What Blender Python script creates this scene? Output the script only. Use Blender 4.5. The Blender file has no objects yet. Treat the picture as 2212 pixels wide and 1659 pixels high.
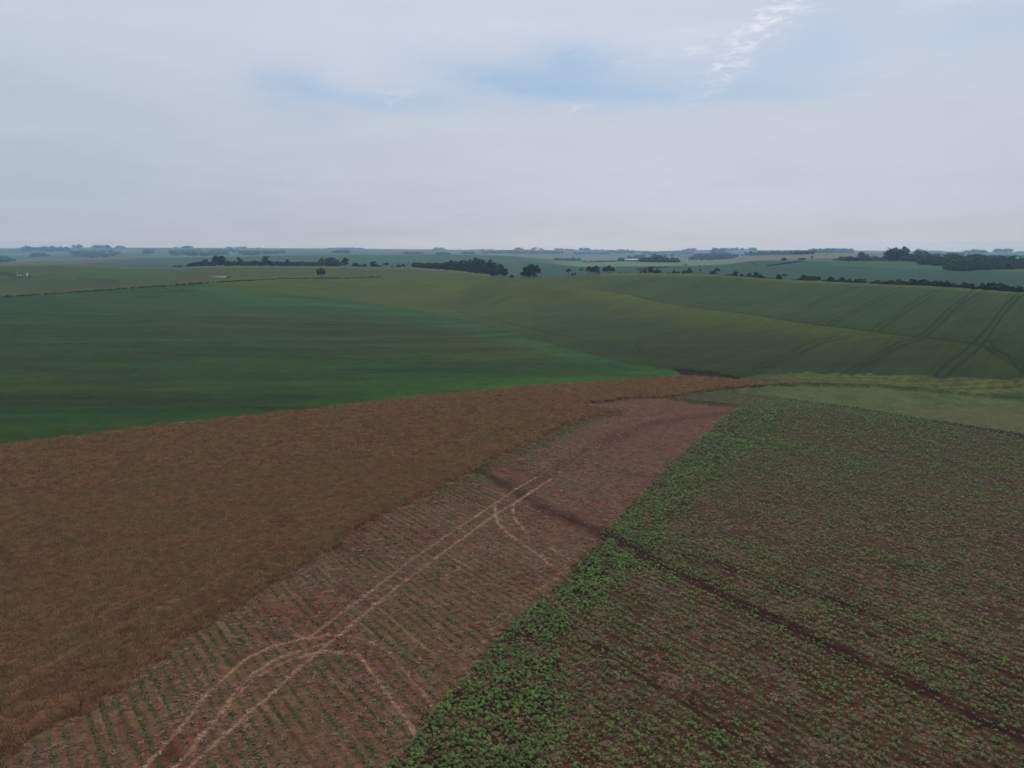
import bpy, math, random
import numpy as np
from math import radians as R

# ------------------------------------------------------------------ camera, world, sun
S = bpy.context.scene
COL = S.collection
H = 42.0                     # height of the drone above the near field
F = 1591.0                   # focal length in photo units (photo width 2212)
PITCH = math.atan((829.5 - 538.0) / F)
cam_d = bpy.data.cameras.new('camera'); cam = bpy.data.objects.new('camera', cam_d); COL.objects.link(cam)
cam.location = (0, 0, H); cam.rotation_euler = (math.pi / 2 - PITCH, 0, 0)
cam_d.sensor_width = 36.0; cam_d.lens = 36.0 * F / 2212.0
cam_d.clip_start = 0.5; cam_d.clip_end = 60000
S.camera = cam
S.view_settings.view_transform = 'Standard'; S.view_settings.look = 'None'
S.view_settings.gamma = 1.0; S.view_settings.exposure = 0.0
S.cycles.volume_bounces = 1
S.cycles.max_bounces = 6
S.cycles.diffuse_bounces = 2
S.cycles.transparent_max_bounces = 4

SUN_EL, SUN_AZ = R(50), R(22)          # high, ahead and to the right, behind thin cloud
sun_d = bpy.data.lights.new('sun', 'SUN'); sun = bpy.data.objects.new('sun', sun_d); COL.objects.link(sun)
sun_d.energy = 1.0; sun_d.angle = R(10); sun_d.color = (1.0, 0.95, 0.88)
sun.rotation_euler = (math.pi / 2 - SUN_EL, 0, math.pi - SUN_AZ)
sun.location = (0, 0, 300)


def pix_dir(px, py):
    """Unit view vector of a photo point (camera at (0,0,H))."""
    u = (px - 1106.0) / F; v = (829.5 - py) / F
    c, s = math.cos(PITCH), math.sin(PITCH)
    x = u; y = c + v * s; z = -s + v * c
    return x, y, z


def az_el(px, py):
    x, y, z = pix_dir(px, py)
    return math.atan2(x, y), math.atan2(z, math.hypot(x, y))


class NT:
    """small helper for node graphs"""
    def __init__(self, tree):
        self.t = tree; self.n = tree.nodes; self.l = tree.links
    def add(self, typ, ins=None, **kw):
        n = self.n.new(typ)
        for k, v in kw.items(): setattr(n, k, v)
        for k, v in (ins or {}).items():
            if hasattr(v, 'is_output') or isinstance(v, bpy.types.NodeSocket): self.l.new(v, n.inputs[k])
            else: n.inputs[k].default_value = v
        return n
    def m(self, op, a, b=0.0, c=0.0, clamp=False):
        n = self.add('ShaderNodeMath', {0: a, 1: b, 2: c}, operation=op); n.use_clamp = clamp
        return n.outputs[0]
    def mix(self, f, a, b, mode='MIX'):
        n = self.n.new('ShaderNodeMix'); n.data_type = 'RGBA'; n.blend_type = mode
        for i, v in ((0, f), (6, a), (7, b)):
            if isinstance(v, bpy.types.NodeSocket): self.l.new(v, n.inputs[i])
            else: n.inputs[i].default_value = v if i == 0 else (tuple(v) + (1.0,))[:4]
        return n.outputs[2]
    def ramp(self, f, lo, hi):
        n = self.n.new('ShaderNodeMapRange'); n.interpolation_type = 'SMOOTHSTEP'
        self.l.new(f, n.inputs[0]); n.inputs[1].default_value = lo; n.inputs[2].default_value = hi
        return n.outputs[0]
    def noise(self, vec, scale, detail=4.0, rough=0.55, dist=0.0):
        return self.add('ShaderNodeTexNoise', {'Vector': vec, 'Scale': scale, 'Detail': detail, 'Roughness': rough, 'Distortion': dist}).outputs[0]


def lin(c):
    c = c / 255.0
    return c / 12.92 if c <= 0.04045 else ((c + 0.055) / 1.055) ** 2.4


def L3(r, g, b): return (lin(r), lin(g), lin(b))


HAZE_D = 1.25e-4            # haze: how much a metre of air dims, and the colour it scatters
HAZE_COL = (0.46, 0.72, 0.96)
HAZE_TOP = 150.0


def build_world():
    w = bpy.data.worlds.new('World'); S.world = w; w.use_nodes = True
    g = NT(w.node_tree); g.n.clear()
    sky = g.add('ShaderNodeTexSky'); sky.sky_type = 'NISHITA'; sky.sun_disc = False
    sky.sun_elevation = SUN_EL; sky.sun_rotation = SUN_AZ; sky.air_density = 1.0; sky.dust_density = 1.5
    skyc = g.mix(1.0, sky.outputs[0], (0.085, 0.085, 0.085), 'MULTIPLY')
    tc = g.add('ShaderNodeTexCoord').outputs['Generated']
    sep = g.add('ShaderNodeSeparateXYZ', {0: tc})
    x, y, z = sep.outputs
    el = g.m('ARCSINE', z); az = g.m('ARCTAN2', x, y)
    zz = g.m('ADD', g.m('MAXIMUM', z, 0.0), 0.10)
    P = g.add('ShaderNodeCombineXYZ', {0: g.m('DIVIDE', x, zz), 1: g.m('DIVIDE', y, zz), 2: 0.3}).outputs[0]
    n1 = g.noise(P, 0.55, 5, 0.55, 0.4)
    n2 = g.noise(P, 2.6, 6, 0.6, 0.6)
    n3 = g.noise(P, 7.0, 6, 0.65, 0.3)
    # wobble of the cloud outlines
    wa = g.m('MULTIPLY', g.m('SUBTRACT', n2, 0.5), 0.16)
    we = g.m('MULTIPLY', g.m('SUBTRACT', n1, 0.5), 0.10)
    azw = g.m('ADD', az, wa); elw = g.m('ADD', el, we)

    def blob(px, py, sx, sy, ang=0.0, a=azw, e=elw):
        a0, e0 = az_el(px, py); ca, sa = math.cos(ang), math.sin(ang)
        da = g.m('SUBTRACT', a, a0); de = g.m('SUBTRACT', e, e0)
        p = g.m('ADD', g.m('MULTIPLY', da, ca / sx), g.m('MULTIPLY', de, sa / sx))
        q = g.m('ADD', g.m('MULTIPLY', da, -sa / sy), g.m('MULTIPLY', de, ca / sy))
        r2 = g.m('ADD', g.m('MULTIPLY', p, p), g.m('MULTIPLY', q, q))
        return g.m('EXPONENT', g.m('MULTIPLY', r2, -1.0))
    def tot(lst):
        s = None
        for wgt, b in lst:
            v = g.m('MULTIPLY', b, wgt)
            s = v if s is None else g.m('ADD', s, v)
        return s
    # veil colour: dull haze low down, paler higher up, warmer bands in the middle
    t = g.ramp(el, 0.0, 0.30)
    veil = g.mix(t, L3(176, 186, 198), L3(196, 208, 224))
    warm = blob(1550, 380, 0.50, 0.12); veil = g.mix(g.m('MULTIPLY', warm, 0.65), veil, L3(204, 209, 219))
    left = blob(60, 330, 0.28, 0.20); veil = g.mix(g.m('MULTIPLY', left, 0.45), veil, L3(170, 186, 204))
    bright = tot([(0.8, blob(1650, -120, 0.55, 0.20)), (0.45, blob(350, 60, 0.4, 0.12))])
    veil = g.mix(g.m('MULTIPLY', bright, 0.75), veil, L3(206, 213, 228))
    P3 = g.add('ShaderNodeCombineXYZ', {0: g.m('MULTIPLY', az, 2.2), 1: g.m('MULTIPLY', el, 13.0), 2: 0.7}).outputs[0]
    n6 = g.noise(P3, 1.5, 5, 0.6, 0.8)
    tex = g.m('ADD', g.m('ADD', 0.86, g.m('MULTIPLY', n1, 0.10)), g.m('ADD', g.m('MULTIPLY', n6, 0.12), g.m('MULTIPLY', n2, 0.06)))
    veil = g.mix(1.0, veil, g.add('ShaderNodeCombineXYZ', {0: tex, 1: tex, 2: tex}).outputs[0], 'MULTIPLY')
    # blue openings
    holes = tot([(0.85, blob(640, 195, 0.05, 0.028)), (0.75, blob(840, 215, 0.085, 0.016, -0.06)), (1.05, blob(1225, 190, 0.15, 0.036, -0.06)), (0.5, blob(1060, 165, 0.09, 0.016, -0.25)),
                 (0.7, blob(1230, 130, 0.06, 0.02)), (0.45, blob(1450, 215, 0.16, 0.014)), (0.5, blob(1620, 160, 0.10, 0.03)), (0.55, blob(1790, 70, 0.06, 0.05)),
                 (0.55, blob(2150, 75, 0.08, 0.03, -0.1)), (0.3, blob(1660, 214, 0.09, 0.012))])
    hn = g.m('MULTIPLY', holes, g.m('ADD', 0.1, g.m('MULTIPLY', g.m('ADD', n2, n6), 0.75)))
    hcol = g.mix(0.7, skyc, L3(150, 186, 220))
    c = g.mix(g.m('MULTIPLY', hn, 0.72, clamp=True), veil, hcol)
    # small bright cirrus puffs
    puff = tot([(1.2, blob(1700, 25, 0.050, 0.020, 0.45)), (1.0, blob(1590, 115, 0.075, 0.016, 0.70)), (0.65, blob(1530, 100, 0.05, 0.008, 0.0)),
                (0.5, blob(1500, 70, 0.045, 0.006)), (0.75, blob(1560, 150, 0.03, 0.008)), (0.45, blob(1215, 122, 0.03, 0.006)), (0.45, blob(1360, 142, 0.03, 0.005)),
                (0.5, blob(855, 205, 0.022, 0.010)), (0.5, blob(1222, 250, 0.030, 0.012)), (0.35, blob(1040, 38, 0.05, 0.010)), (0.4, blob(2100, 12, 0.12, 0.012, -0.05)),
                (0.35, blob(1870, 190, 0.03, 0.004))])
    P2 = g.add('ShaderNodeCombineXYZ', {0: g.m('MULTIPLY', az, 1.0), 1: g.m('MULTIPLY', el, 3.4), 2: 0.0}).outputs[0]
    n4 = g.noise(P2, 34.0, 5, 0.62, 0.5)
    n5 = g.noise(P2, 95.0, 4, 0.65, 0.4)
    pm = g.m('MULTIPLY', puff, g.ramp(g.m('ADD', g.m('MULTIPLY', n4, 0.65), g.m('MULTIPLY', n5, 0.35)), 0.42, 0.66))
    c = g.mix(g.m('MULTIPLY', pm, 0.78, clamp=True), c, L3(222, 228, 240))
    # the bright low sky that stands behind the haze layer
    sn = g.m('MAXIMUM', z, 0.0008)
    path = g.m('MINIMUM', g.m('DIVIDE', HAZE_TOP - H, sn), 11200.0)
    T = g.m('EXPONENT', g.m('MULTIPLY', path, -HAZE_D)); T1 = g.m('SUBTRACT', 1.0, T)
    Tv = g.add('ShaderNodeCombineXYZ', {0: T, 1: T, 2: T}).outputs[0]
    Lv = g.add('ShaderNodeCombineXYZ', {0: g.m('MULTIPLY', T1, 0.155), 1: g.m('MULTIPLY', T1, 0.33), 2: g.m('MULTIPLY', T1, 0.49)}).outputs[0]
    c = g.add('ShaderNodeVectorMath', {0: g.add('ShaderNodeVectorMath', {0: c, 1: Lv}, operation='SUBTRACT').outputs[0], 1: Tv}, operation='DIVIDE').outputs[0]
    bg = g.add('ShaderNodeBackground', {0: c, 1: 1.0})
    out = g.add('ShaderNodeOutputWorld'); g.l.new(bg.outputs[0], out.inputs[0])


build_world()

# ------------------------------------------------------------------ numpy helpers
K = 0.62                      # radiance of a white surface under this sky; turns photo colours into surface colours


def A(r, g, b): return np.array([lin(r) / K, lin(g) / K, lin(b) / K])


def hash2(ix, iy, seed):
    h = (ix.astype(np.int64) * 374761393 + iy.astype(np.int64) * 668265263 + seed * 974634777) & 0xFFFFFFFF
    h = ((h ^ (h >> 13)) * 1274126177) & 0xFFFFFFFF
    return ((h ^ (h >> 16)) & 0xFFFFFF) / float(0xFFFFFF)


def vnoise(x, y, seed=0):
    ix = np.floor(x); iy = np.floor(y); fx = x - ix; fy = y - iy
    fx = fx * fx * (3 - 2 * fx); fy = fy * fy * (3 - 2 * fy)
    a = hash2(ix, iy, seed); b = hash2(ix + 1, iy, seed); c = hash2(ix, iy + 1, seed); d = hash2(ix + 1, iy + 1, seed)
    return (a * (1 - fx) + b * fx) * (1 - fy) + (c * (1 - fx) + d * fx) * fy


def fbm(x, y, seed=0, o=4):
    s = 0; a = 1.0; t = 0
    for i in range(o):
        s = s + a * vnoise(x, y, seed + i * 17); t += a; a *= 0.5; x = x * 2.03 + 11.3; y = y * 2.03 + 5.7
    return s / t


def sm(x, a, b):
    t = np.clip((x - a) / (b - a), 0, 1)
    return t * t * (3 - 2 * t)


def inpoly(px, py, poly):
    r = np.zeros(px.shape, bool); n = len(poly)
    for i in range(n):
        x1, y1 = poly[i]; x2, y2 = poly[(i + 1) % n]
        if y1 == y2: continue
        c = ((y1 > py) != (y2 > py)) & (px < (x2 - x1) * (py - y1) / (y2 - y1) + x1)
        r ^= c
    return r


def polydist(x, y, pl):
    """distance to a polyline and the length along it"""
    d = np.full(x.shape, 1e9); s = np.zeros(x.shape); acc = 0.0
    for (x1, y1), (x2, y2) in zip(pl[:-1], pl[1:]):
        dx, dy = x2 - x1, y2 - y1; L = dx * dx + dy * dy
        t = np.clip(((x - x1) * dx + (y - y1) * dy) / max(L, 1e-9), 0, 1)
        dd = np.hypot(x - x1 - t * dx, y - y1 - t * dy)
        m = dd < d; d[m] = dd[m]; s[m] = acc + t[m] * math.sqrt(L); acc += math.sqrt(L)
    return d, s


# ------------------------------------------------------------------ terrain
def pslope(px, py):
    px = np.asarray(px, float); py = np.asarray(py, float)
    x, y, z = pix_dir(px, py)
    return z / np.sqrt(x * x + y * y)


def paz(px, py=560.0):
    x, y, z = pix_dir(np.asarray(px, float), np.asarray(py, float))
    return np.arctan2(x, y)


def curve(pts):
    a = np.array([p[0] for p in pts], float); b = np.array([p[1] for p in pts], float)
    return lambda px: np.interp(px, a, b)


C1y = curve([(-300, 577), (0, 574), (123, 571), (247, 577), (390, 578), (438, 574.5), (736, 575.5), (886, 578), (1000, 586), (1104, 600), (1192, 599.5),
             (1260, 594), (1328, 590.5), (1500, 592), (1565, 595), (1701, 607), (1822, 611.5), (2000, 620), (2212, 634), (2500, 652)])
C1r = curve([(-300, 1200), (0, 1100), (400, 1000), (736, 1000), (1000, 900), (1104, 760), (1300, 750), (1500, 700), (1700, 620), (1822, 580), (2212, 500), (2500, 470)])
K3y = curve([(-300, 700), (0, 700), (400, 700), (700, 705), (1106, 708), (1500, 706), (1850, 698), (2212, 696), (2500, 700)])
C2y = curve([(-300, 568), (0, 567), (280, 557.5), (400, 556), (700, 551.5), (1000, 550), (1104, 553), (1200, 562), (1250, 567), (1500, 565), (1570, 562),
             (1630, 554), (1754, 549), (1900, 548.5), (2212, 555), (2500, 560)])
C2r = curve([(-300, 2300), (1104, 2300), (1250, 1750), (1500, 1750), (1650, 2000), (2212, 2100), (2500, 2100)])
C3y = curve([(-300, 554), (0, 553), (280, 548), (700, 544), (1100, 547), (1250, 551), (1500, 552), (1700, 546), (2212, 551), (2500, 552)])
C4y = curve([(-300, 538), (0, 536.5), (150, 534.5), (700, 536.5), (1000, 539.5), (1250, 540), (1400, 543), (1500, 540), (1850, 541), (2212, 545), (2500, 545)])

NA, NR = 401, 1400
AZT = np.linspace(R(-80), R(80), NA)
RT = np.exp(np.linspace(math.log(4.0), math.log(11000.0), NR))


def build_table():
    pxs = 1106.0 + np.tan(np.clip(AZT, R(-42), R(42))) * F * 1.015
    k1 = C1y(pxs); k2 = C2y(pxs); r1 = C1r(pxs); r2 = C2r(pxs)
    pr = np.clip((pxs - 1500) / 700, 0, 1)
    def zz(py, r): return H + r * pslope(np.clip(pxs, -300, 2500), py)
    rr = [4 + 0 * pxs, 60 + 0 * pxs, 200 + 0 * pxs, 252 + 0 * pxs, 0.45 * 252 + 0.55 * r1, r1]
    zs = [0 * pxs, 0 * pxs, 0 * pxs + 0.3 * pr, -0.6 - 1.2 * pr, None, zz(k1, r1)]
    zs[4] = zz(np.interp(pxs, [-300, 0, 700, 1106, 1500, 1850, 2212, 2500], [655, 655, 657, 676, 668, 672, 684, 694]), rr[4])
    rr += [r1 * 1.18, r1 * 1.5, r2, r2 * 1.2, 5000 + 0 * pxs, 8500 + 0 * pxs, 9500 + 0 * pxs, 11000 + 0 * pxs]
    zs += [zz(k1 + 4, r1 * 1.18), zz(k1 - 0.35 * (k1 - k2) + 1.5, r1 * 1.5), zz(k2, r2), zz(k2 + 2, r2 * 1.2), zz(C3y(pxs), 5000), zz(C4y(pxs), 8500),
           zz(C4y(pxs) + 2, 9500), zz(C4y(pxs) + 4, 11000)]
    X = np.array(rr).T; Z = np.array(zs).T
    h = np.diff(X, axis=1); dl = np.diff(Z, axis=1) / h
    D = np.zeros_like(Z)
    w1 = 2 * h[:, 1:] + h[:, :-1]; w2 = h[:, 1:] + 2 * h[:, :-1]
    same = dl[:, 1:] * dl[:, :-1] > 0
    with np.errstate(all='ignore'):
        dm = (w1 + w2) / (w1 / dl[:, :-1] + w2 / dl[:, 1:])
    D[:, 1:-1] = np.where(same, dm, 0)
    T = np.zeros((NA, NR))
    for i in range(NA):
        k = np.clip(np.searchsorted(X[i], RT) - 1, 0, X.shape[1] - 2)
        t = np.clip((RT - X[i, k]) / h[i, k], 0, 1); hh = h[i, k]
        T[i] = (2 * t**3 - 3 * t**2 + 1) * Z[i, k] + (t**3 - 2 * t**2 + t) * hh * D[i, k] + (-2 * t**3 + 3 * t**2) * Z[i, k + 1] + (t**3 - t**2) * hh * D[i, k + 1]
    # smooth a little across azimuth
    for _ in range(3):
        T[1:-1] = 0.25 * T[:-2] + 0.5 * T[1:-1] + 0.25 * T[2:]
    return T


ZT = build_table()


def terr_ar(az, r):
    fa = np.clip((az - AZT[0]) / (AZT[1] - AZT[0]), 0, NA - 1.001)
    fr = np.clip((np.log(np.maximum(r, 4.0)) - math.log(4.0)) / (math.log(11000.0 / 4.0)) * (NR - 1), 0, NR - 1.001)
    ia = fa.astype(int); ir = fr.astype(int); a = fa - ia; b = fr - ir
    return (ZT[ia, ir] * (1 - a) + ZT[ia + 1, ir] * a) * (1 - b) + (ZT[ia, ir + 1] * (1 - a) + ZT[ia + 1, ir + 1] * a) * b


def terr(x, y):
    x = np.asarray(x, float); y = np.asarray(y, float)
    z = terr_ar(np.arctan2(x, y), np.hypot(x, y))
    r = np.hypot(x, y)
    z = z + (fbm(x / 34.0, y / 34.0, 5, 2) - 0.5) * 0.9 * sm(r, 60, 260) + ridge(x, y)
    return z


def project(x, y, z):
    c, s = math.cos(PITCH), math.sin(PITCH)
    d = y * c - (z - H) * s
    u = x; v = y * s + (z - H) * c
    d = np.where(d > 0.5, d, 0.5)
    return 1106.0 + F * u / d, 829.5 - F * v / d


_ridge_pl = None


def ridge(x, y):
    if _ridge_pl is None: return 0.0 * x
    d, _ = polydist(x, y, _ridge_pl)
    return 1.7 * np.exp(-(d / 26.0) ** 2)


def hit(px, py, rmin=20.0, rmax=10400.0):
    """first ground point seen through a photo point, beyond rmin"""
    x, y, z = pix_dir(px, py); h = math.hypot(x, y); az = math.atan2(x, y); sl = z / h
    rs = np.exp(np.linspace(math.log(rmin), math.log(rmax), 1500))
    zt = terr(rs * math.sin(az), rs * math.cos(az)); g = H + sl * rs - zt
    k = np.argmax(g <= 0)
    if not (g <= 0).any(): k = int(np.argmin(g[:-1]))
    if k == 0: r = rs[0]
    else:
        a, b = g[k - 1], g[k]; t = a / (a - b) if a != b else 0
        r = rs[k - 1] + (rs[k] - rs[k - 1]) * min(max(t, 0), 1)
    return r * math.sin(az), r * math.cos(az)


def wl(pts, rmin=20.0): return [hit(px, py, rmin) for px, py in pts]


# headland track across the hill on the right: it follows a low swell of the ground
T0 = [(1369, 640), (1422, 653), (1538, 671), (1614, 680), (1694, 694), (1779, 706), (1881, 719), (1979, 731), (2073, 742), (2126, 752), (2153, 773), (2180, 787), (2206, 805)]
_rp = wl([(1180, 632), (1280, 640), (1400, 658), (1538, 675), (1694, 698), (1881, 722), (2073, 745), (2250, 760)], 240)
_ridge_pl = _rp

# ------------------------------------------------------------------ field outlines (photo points on the ground)
G_edge = [(-200, 985), (0, 967), (150, 950), (300, 929), (500, 907), (700, 886), (900, 862), (1106, 842), (1300, 827), (1440, 818), (1490, 816)]
W_top_r = [(1560, 821), (1650, 829), (1737, 833)]
W_bot_r = [(1664, 834), (1603, 837), (1561, 841), (1482, 853), (1436, 861), (1376, 860), (1300, 868), (1240, 876)]
W_notch = [(1321, 889), (1285, 900), (1225, 919), (1134, 963), (1020, 1017), (945, 1055), (851, 1103), (760, 1152), (669, 1218), (575, 1271), (514, 1307), (438, 1356),
           (393, 1383), (302, 1446), (197, 1528), (60, 1604), (0, 1648), (-200, 1790)]
P_wheat = G_edge + W_top_r + W_bot_r + W_notch + [(-900, 2400), (-900, 1050)]
SB = [(700, 1790), (830, 1659), (832, 1647), (887, 1590), (926, 1544), (959, 1514), (996, 1472), (1026, 1444), (1053, 1408), (1092, 1357), (1135, 1320), (1177, 1284), (1219, 1254),
      (1237, 1221), (1250, 1203), (1292, 1175), (1291, 1155), (1330, 1124), (1364, 1085), (1406, 1049), (1442, 1003), (1497, 961), (1542, 922), (1561, 904), (1592, 880)]
P_stub = [(1321, 889), (1240, 876), (1300, 868), (1376, 860), (1436, 861), (1500, 872), (1592, 880)] + SB[::-1][1:] + [(500, 2400), (-900, 2400)] + W_notch[::-1]
olive_top = [(1565, 838), (1627, 832.5), (1716, 832.5), (1895, 837), (2028, 847), (2212, 865), (2500, 895)]
olive_bot = [(1605, 849), (1672, 856), (1761, 869), (1895, 886), (1984, 901), (2073, 916), (2212, 936), (2500, 975)]
P_olive = olive_top + olive_bot[::-1]
P_soy = SB + [(1560, 872), (1500, 868), (1440, 860), (1482, 853), (1561, 841)] + olive_bot + [(3200, 1100), (3200, 2600), (500, 2600)]
yel_top = [(1605, 822), (1650, 812), (1716, 808), (1895, 812), (2050, 819), (2212, 823), (2500, 830)]
yel_bot = [(1636, 826), (1737, 831.5), (1895, 835.5), (2028, 845), (2212, 863), (2500, 893)]
P_yel = yel_top + yel_bot[::-1]
green_r = [(1460, 803), (1400, 795), (1300, 775), (1195, 747), (1095, 719), (1005, 693), (900, 672), (785, 655), (640, 640), (520, 627), (440, 614)]
hedge_l = [(-300, 662), (0, 643), (100, 636.5), (176, 631), (290, 623), (390, 616), (460, 611.5), (527, 607.5), (615, 602.5), (695, 601.5), (790, 600), (820, 598.5)]
P_green = G_edge + [(1530, 817), (1500, 810), (1460, 803)] + green_r[1:] + hedge_l[:6][::-1] + [(-900, 680), (-900, 1050)]
P_red = [(1452, 800), (1478, 800.5), (1520, 803), (1575, 813), (1606, 821), (1570, 822), (1511, 818.5), (1476, 814)]

A0 = R(-37.0)
U = (math.sin(A0), math.cos(A0))          # direction of the drilled rows in the near fields
V = (math.cos(A0), -math.sin(A0))

straw_tracks = [   # width, strength, points
    (0.55, 1.0, [(1158, 1032), (1116, 1056), (1079, 1081), (992, 1140), (892, 1207), (838, 1249), (781, 1293), (723, 1336), (669, 1377), (620, 1388), (575, 1402), (529, 1426), (490, 1460), (447, 1499), (423, 1529), (402, 1559), (363, 1602), (317, 1653), (260, 1720)]),
    (0.55, 1.0, [(1191, 1035), (1128, 1076), (1070, 1112), (998, 1164), (926, 1217), (881, 1251), (832, 1290), (784, 1329), (741, 1366), (699, 1399), (659, 1432), (620, 1468), (577, 1508), (544, 1535), (499, 1577), (453, 1617), (414, 1653), (350, 1715)]),
    (0.6, 1.0, [(699, 1392), (669, 1402), (620, 1414), (583, 1432), (544, 1459), (514, 1490), (484, 1529), (466, 1559), (435, 1590), (414, 1620), (384, 1653), (330, 1720)]),
    (0.5, 0.8, [(669, 1414), (635, 1423), (593, 1441), (559, 1463), (529, 1484), (502, 1514), (470, 1549)]),
    (0.45, 0.7, [(640, 1372), (669, 1382), (699, 1373), (738, 1372), (784, 1381), (814, 1393), (838, 1408), (856, 1429), (881, 1459), (911, 1493), (935, 1529)]),
    (0.6, 0.9, [(640, 1424), (669, 1414), (705, 1408), (738, 1411), (769, 1414), (784, 1426), (802, 1453), (826, 1484), (850, 1517), (875, 1550), (896, 1583)]),
    (0.6, 1.0, [(1079, 1081), (1070, 1097), (1070, 1112), (1076, 1130), (1098, 1153), (1134, 1179), (1164, 1200), (1194, 1224)]),
    (0.6, 0.95, [(1128, 1076), (1110, 1091), (1108, 1112), (1116, 1127), (1134, 1146), (1152, 1159)]),
    (0.5, 0.7, [(1191, 1185), (1216, 1200), (1234, 1215)]),
    (0.5, 0.45, [(1098, 1155), (1073, 1173), (1037, 1203), (952, 1251)]),
    (0.5, 0.35, [(1207, 1248), (1123, 1293), (1047, 1360)]),
    (0.5, 0.3, [(1250, 1210), (1180, 1262), (1100, 1330), (1040, 1395)]),
    (0.5, 0.3, [(1191, 1035), (1230, 1005), (1300, 960), (1380, 915), (1440, 893)]),
    (0.5, 0.25, [(1158, 1032), (1210, 995), (1260, 962)]),
    (0.35, 0.6, [(1560, 1440), (1605, 1474), (1660, 1522)]),
    (0.3, 0.4, [(1800, 1600), (1880, 1659)]),
    (0.4, 0.35, [(1340, 1320), (1440, 1385), (1540, 1440)]),
]
red_stripes = [   # width, strength, points
    (1.5, 0.9, [(1030, 1012), (1110, 1060), (1160, 1090), (1235, 1122), (1310, 1157), (1400, 1205)]),
    (1.2, 1.0, [(1390, 1205), (1480, 1248), (1650, 1330), (1880, 1440), (2050, 1520), (2212, 1600), (2350, 1665)]),
    (0.7, 0.75, [(1290, 1400), (1330, 1432), (1440, 1495), (1560, 1570), (1700, 1665)]),
    (0.9, 0.75, [(1545, 1215), (1800, 1300), (2000, 1385), (2212, 1470)]),
    (2.2, 0.85, [(1660, 853), (1761, 871), (1895, 888), (1984, 902), (2073, 918), (2212, 940), (2400, 968)]),
    (2.4, 0.75, [(1820, 878), (1895, 889), (2000, 908), (2120, 926), (2212, 945)]),
    (2.2, 0.4, [(1150, 1045), (1260, 975), (1400, 915), (1560, 893)]),
    (1.4, 0.35, [(1300, 1010), (1400, 1030)]),
    (0.7, 0.7, [(1440, 1180), (1560, 1232), (1760, 1320), (2000, 1430), (2212, 1530)]),
    (0.6, 0.6, [(1240, 1330), (1300, 1372), (1420, 1440)]),
]
wheat_lines = (([(-60, 1530), (0, 1497), (120, 1440), (230, 1375), (330, 1330), (420, 1290), (520, 1235)], 0.5, 0.8), ([(-60, 1445), (40, 1440), (90, 1402), (180, 1355), (300, 1300), (420, 1245), (560, 1180)], 0.5, 0.6),
                       ([(560, 1195), (660, 1165), (760, 1110), (900, 1060)], 0.45, 0.4), ([(500, 1190), (640, 1120), (780, 1070)], 0.45, 0.35))
def tw(sx, sy): return (1226.3 + 0.4455 * sx, 613.2 + 0.4455 * sy)
tram = [  # wheelings in the standing crop of the hill: strength, points (s coordinates)
    (1.0, [(940, 442), (905, 432), (900, 415), (960, 390), (1010, 370), (1120, 315), (1200, 282), (1300, 262)]),
    (1.0, [(948, 438), (933, 426), (1000, 400), (1160, 330), (1250, 290), (1370, 262)]),
    (1.0, [(1310, 456), (1390, 410), (1460, 370), (1540, 325), (1600, 295), (1690, 270), (1740, 235), (1790, 185), (1850, 120), (1930, 70), (2010, 30)]),
    (1.0, [(1370, 456), (1430, 416), (1500, 375), (1580, 328), (1640, 302), (1722, 278), (1768, 240), (1822, 190), (1885, 122), (1955, 75), (2035, 34)]),
    (1.0, [(1770, 465), (1830, 400), (1920, 335), (1990, 270), (2060, 190), (2120, 110), (2190, 50)]),
    (1.0, [(1830, 465), (1870, 420), (1970, 345), (2030, 280), (2090, 190), (2150, 110), (2225, 50)]),
    (0.6, [(500, 245), (360, 280), (325, 310), (370, 345), (480, 365), (600, 362), (700, 325), (850, 270), (1000, 225), (1080, 218)]),
    (0.45, [(470, 262), (370, 292), (352, 312), (400, 340), (490, 352), (620, 345), (760, 285), (900, 240), (1000, 215)]),
    (0.75, [(-420, 165), (-250, 205), (0, 262), (120, 290), (250, 315), (340, 340), (500, 364)]),
    (0.6, [(-560, 120), (-300, 195), (0, 272), (140, 302), (300, 338), (480, 372), (700, 410), (840, 450)]),
    (0.55, [(870, 150), (1000, 92), (1110, 40)]), (0.45, [(905, 153), (1030, 95), (1140, 42)]),
    (0.6, [(1055, 180), (1200, 100), (1370, 30)]), (0.5, [(1085, 184), (1230, 104), (1400, 34)]),
    (0.8, [(1250, 212), (1400, 125), (1520, 60), (1620, 20)]), (0.7, [(1280, 214), (1430, 128), (1550, 64), (1650, 24)]),
    (0.85, [(1470, 236), (1640, 120), (1740, 60), (1850, 20)]), (0.8, [(1505, 240), (1670, 124), (1770, 62), (1875, 24)]),
    (0.85, [(2212, 245), (2100, 262), (2050, 285), (2065, 325), (2120, 350), (2150, 375), (2180, 420), (2200, 440)]),
    (0.7, [(2020, 312), (2070, 322), (2120, 345), (2165, 365), (2205, 395)]),
    (0.7, [(2212, 400), (2196, 450), (2165, 500)]),
    (0.9, [(840, 452), (950, 446), (1100, 440), (1500, 449), (1850, 463), (2230, 471)]),
    (0.55, [(1100, 466), (1400, 468), (1600, 472)]), (0.4, [(900, 462), (1200, 458), (1700, 480)]),
    (0.6, [(2120, 515), (2160, 505), (2230, 500)]), (0.6, [(2120, 515), (2170, 524), (2230, 526)]),
    (0.35, [(-200, 120), (-330, 105), (-440, 112), (-520, 120)]), (0.35, [(60, 180), (-20, 160), (-100, 170)]),
    (0.3, [(-80, 240), (60, 235), (240, 200), (480, 170)]),
]

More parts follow.
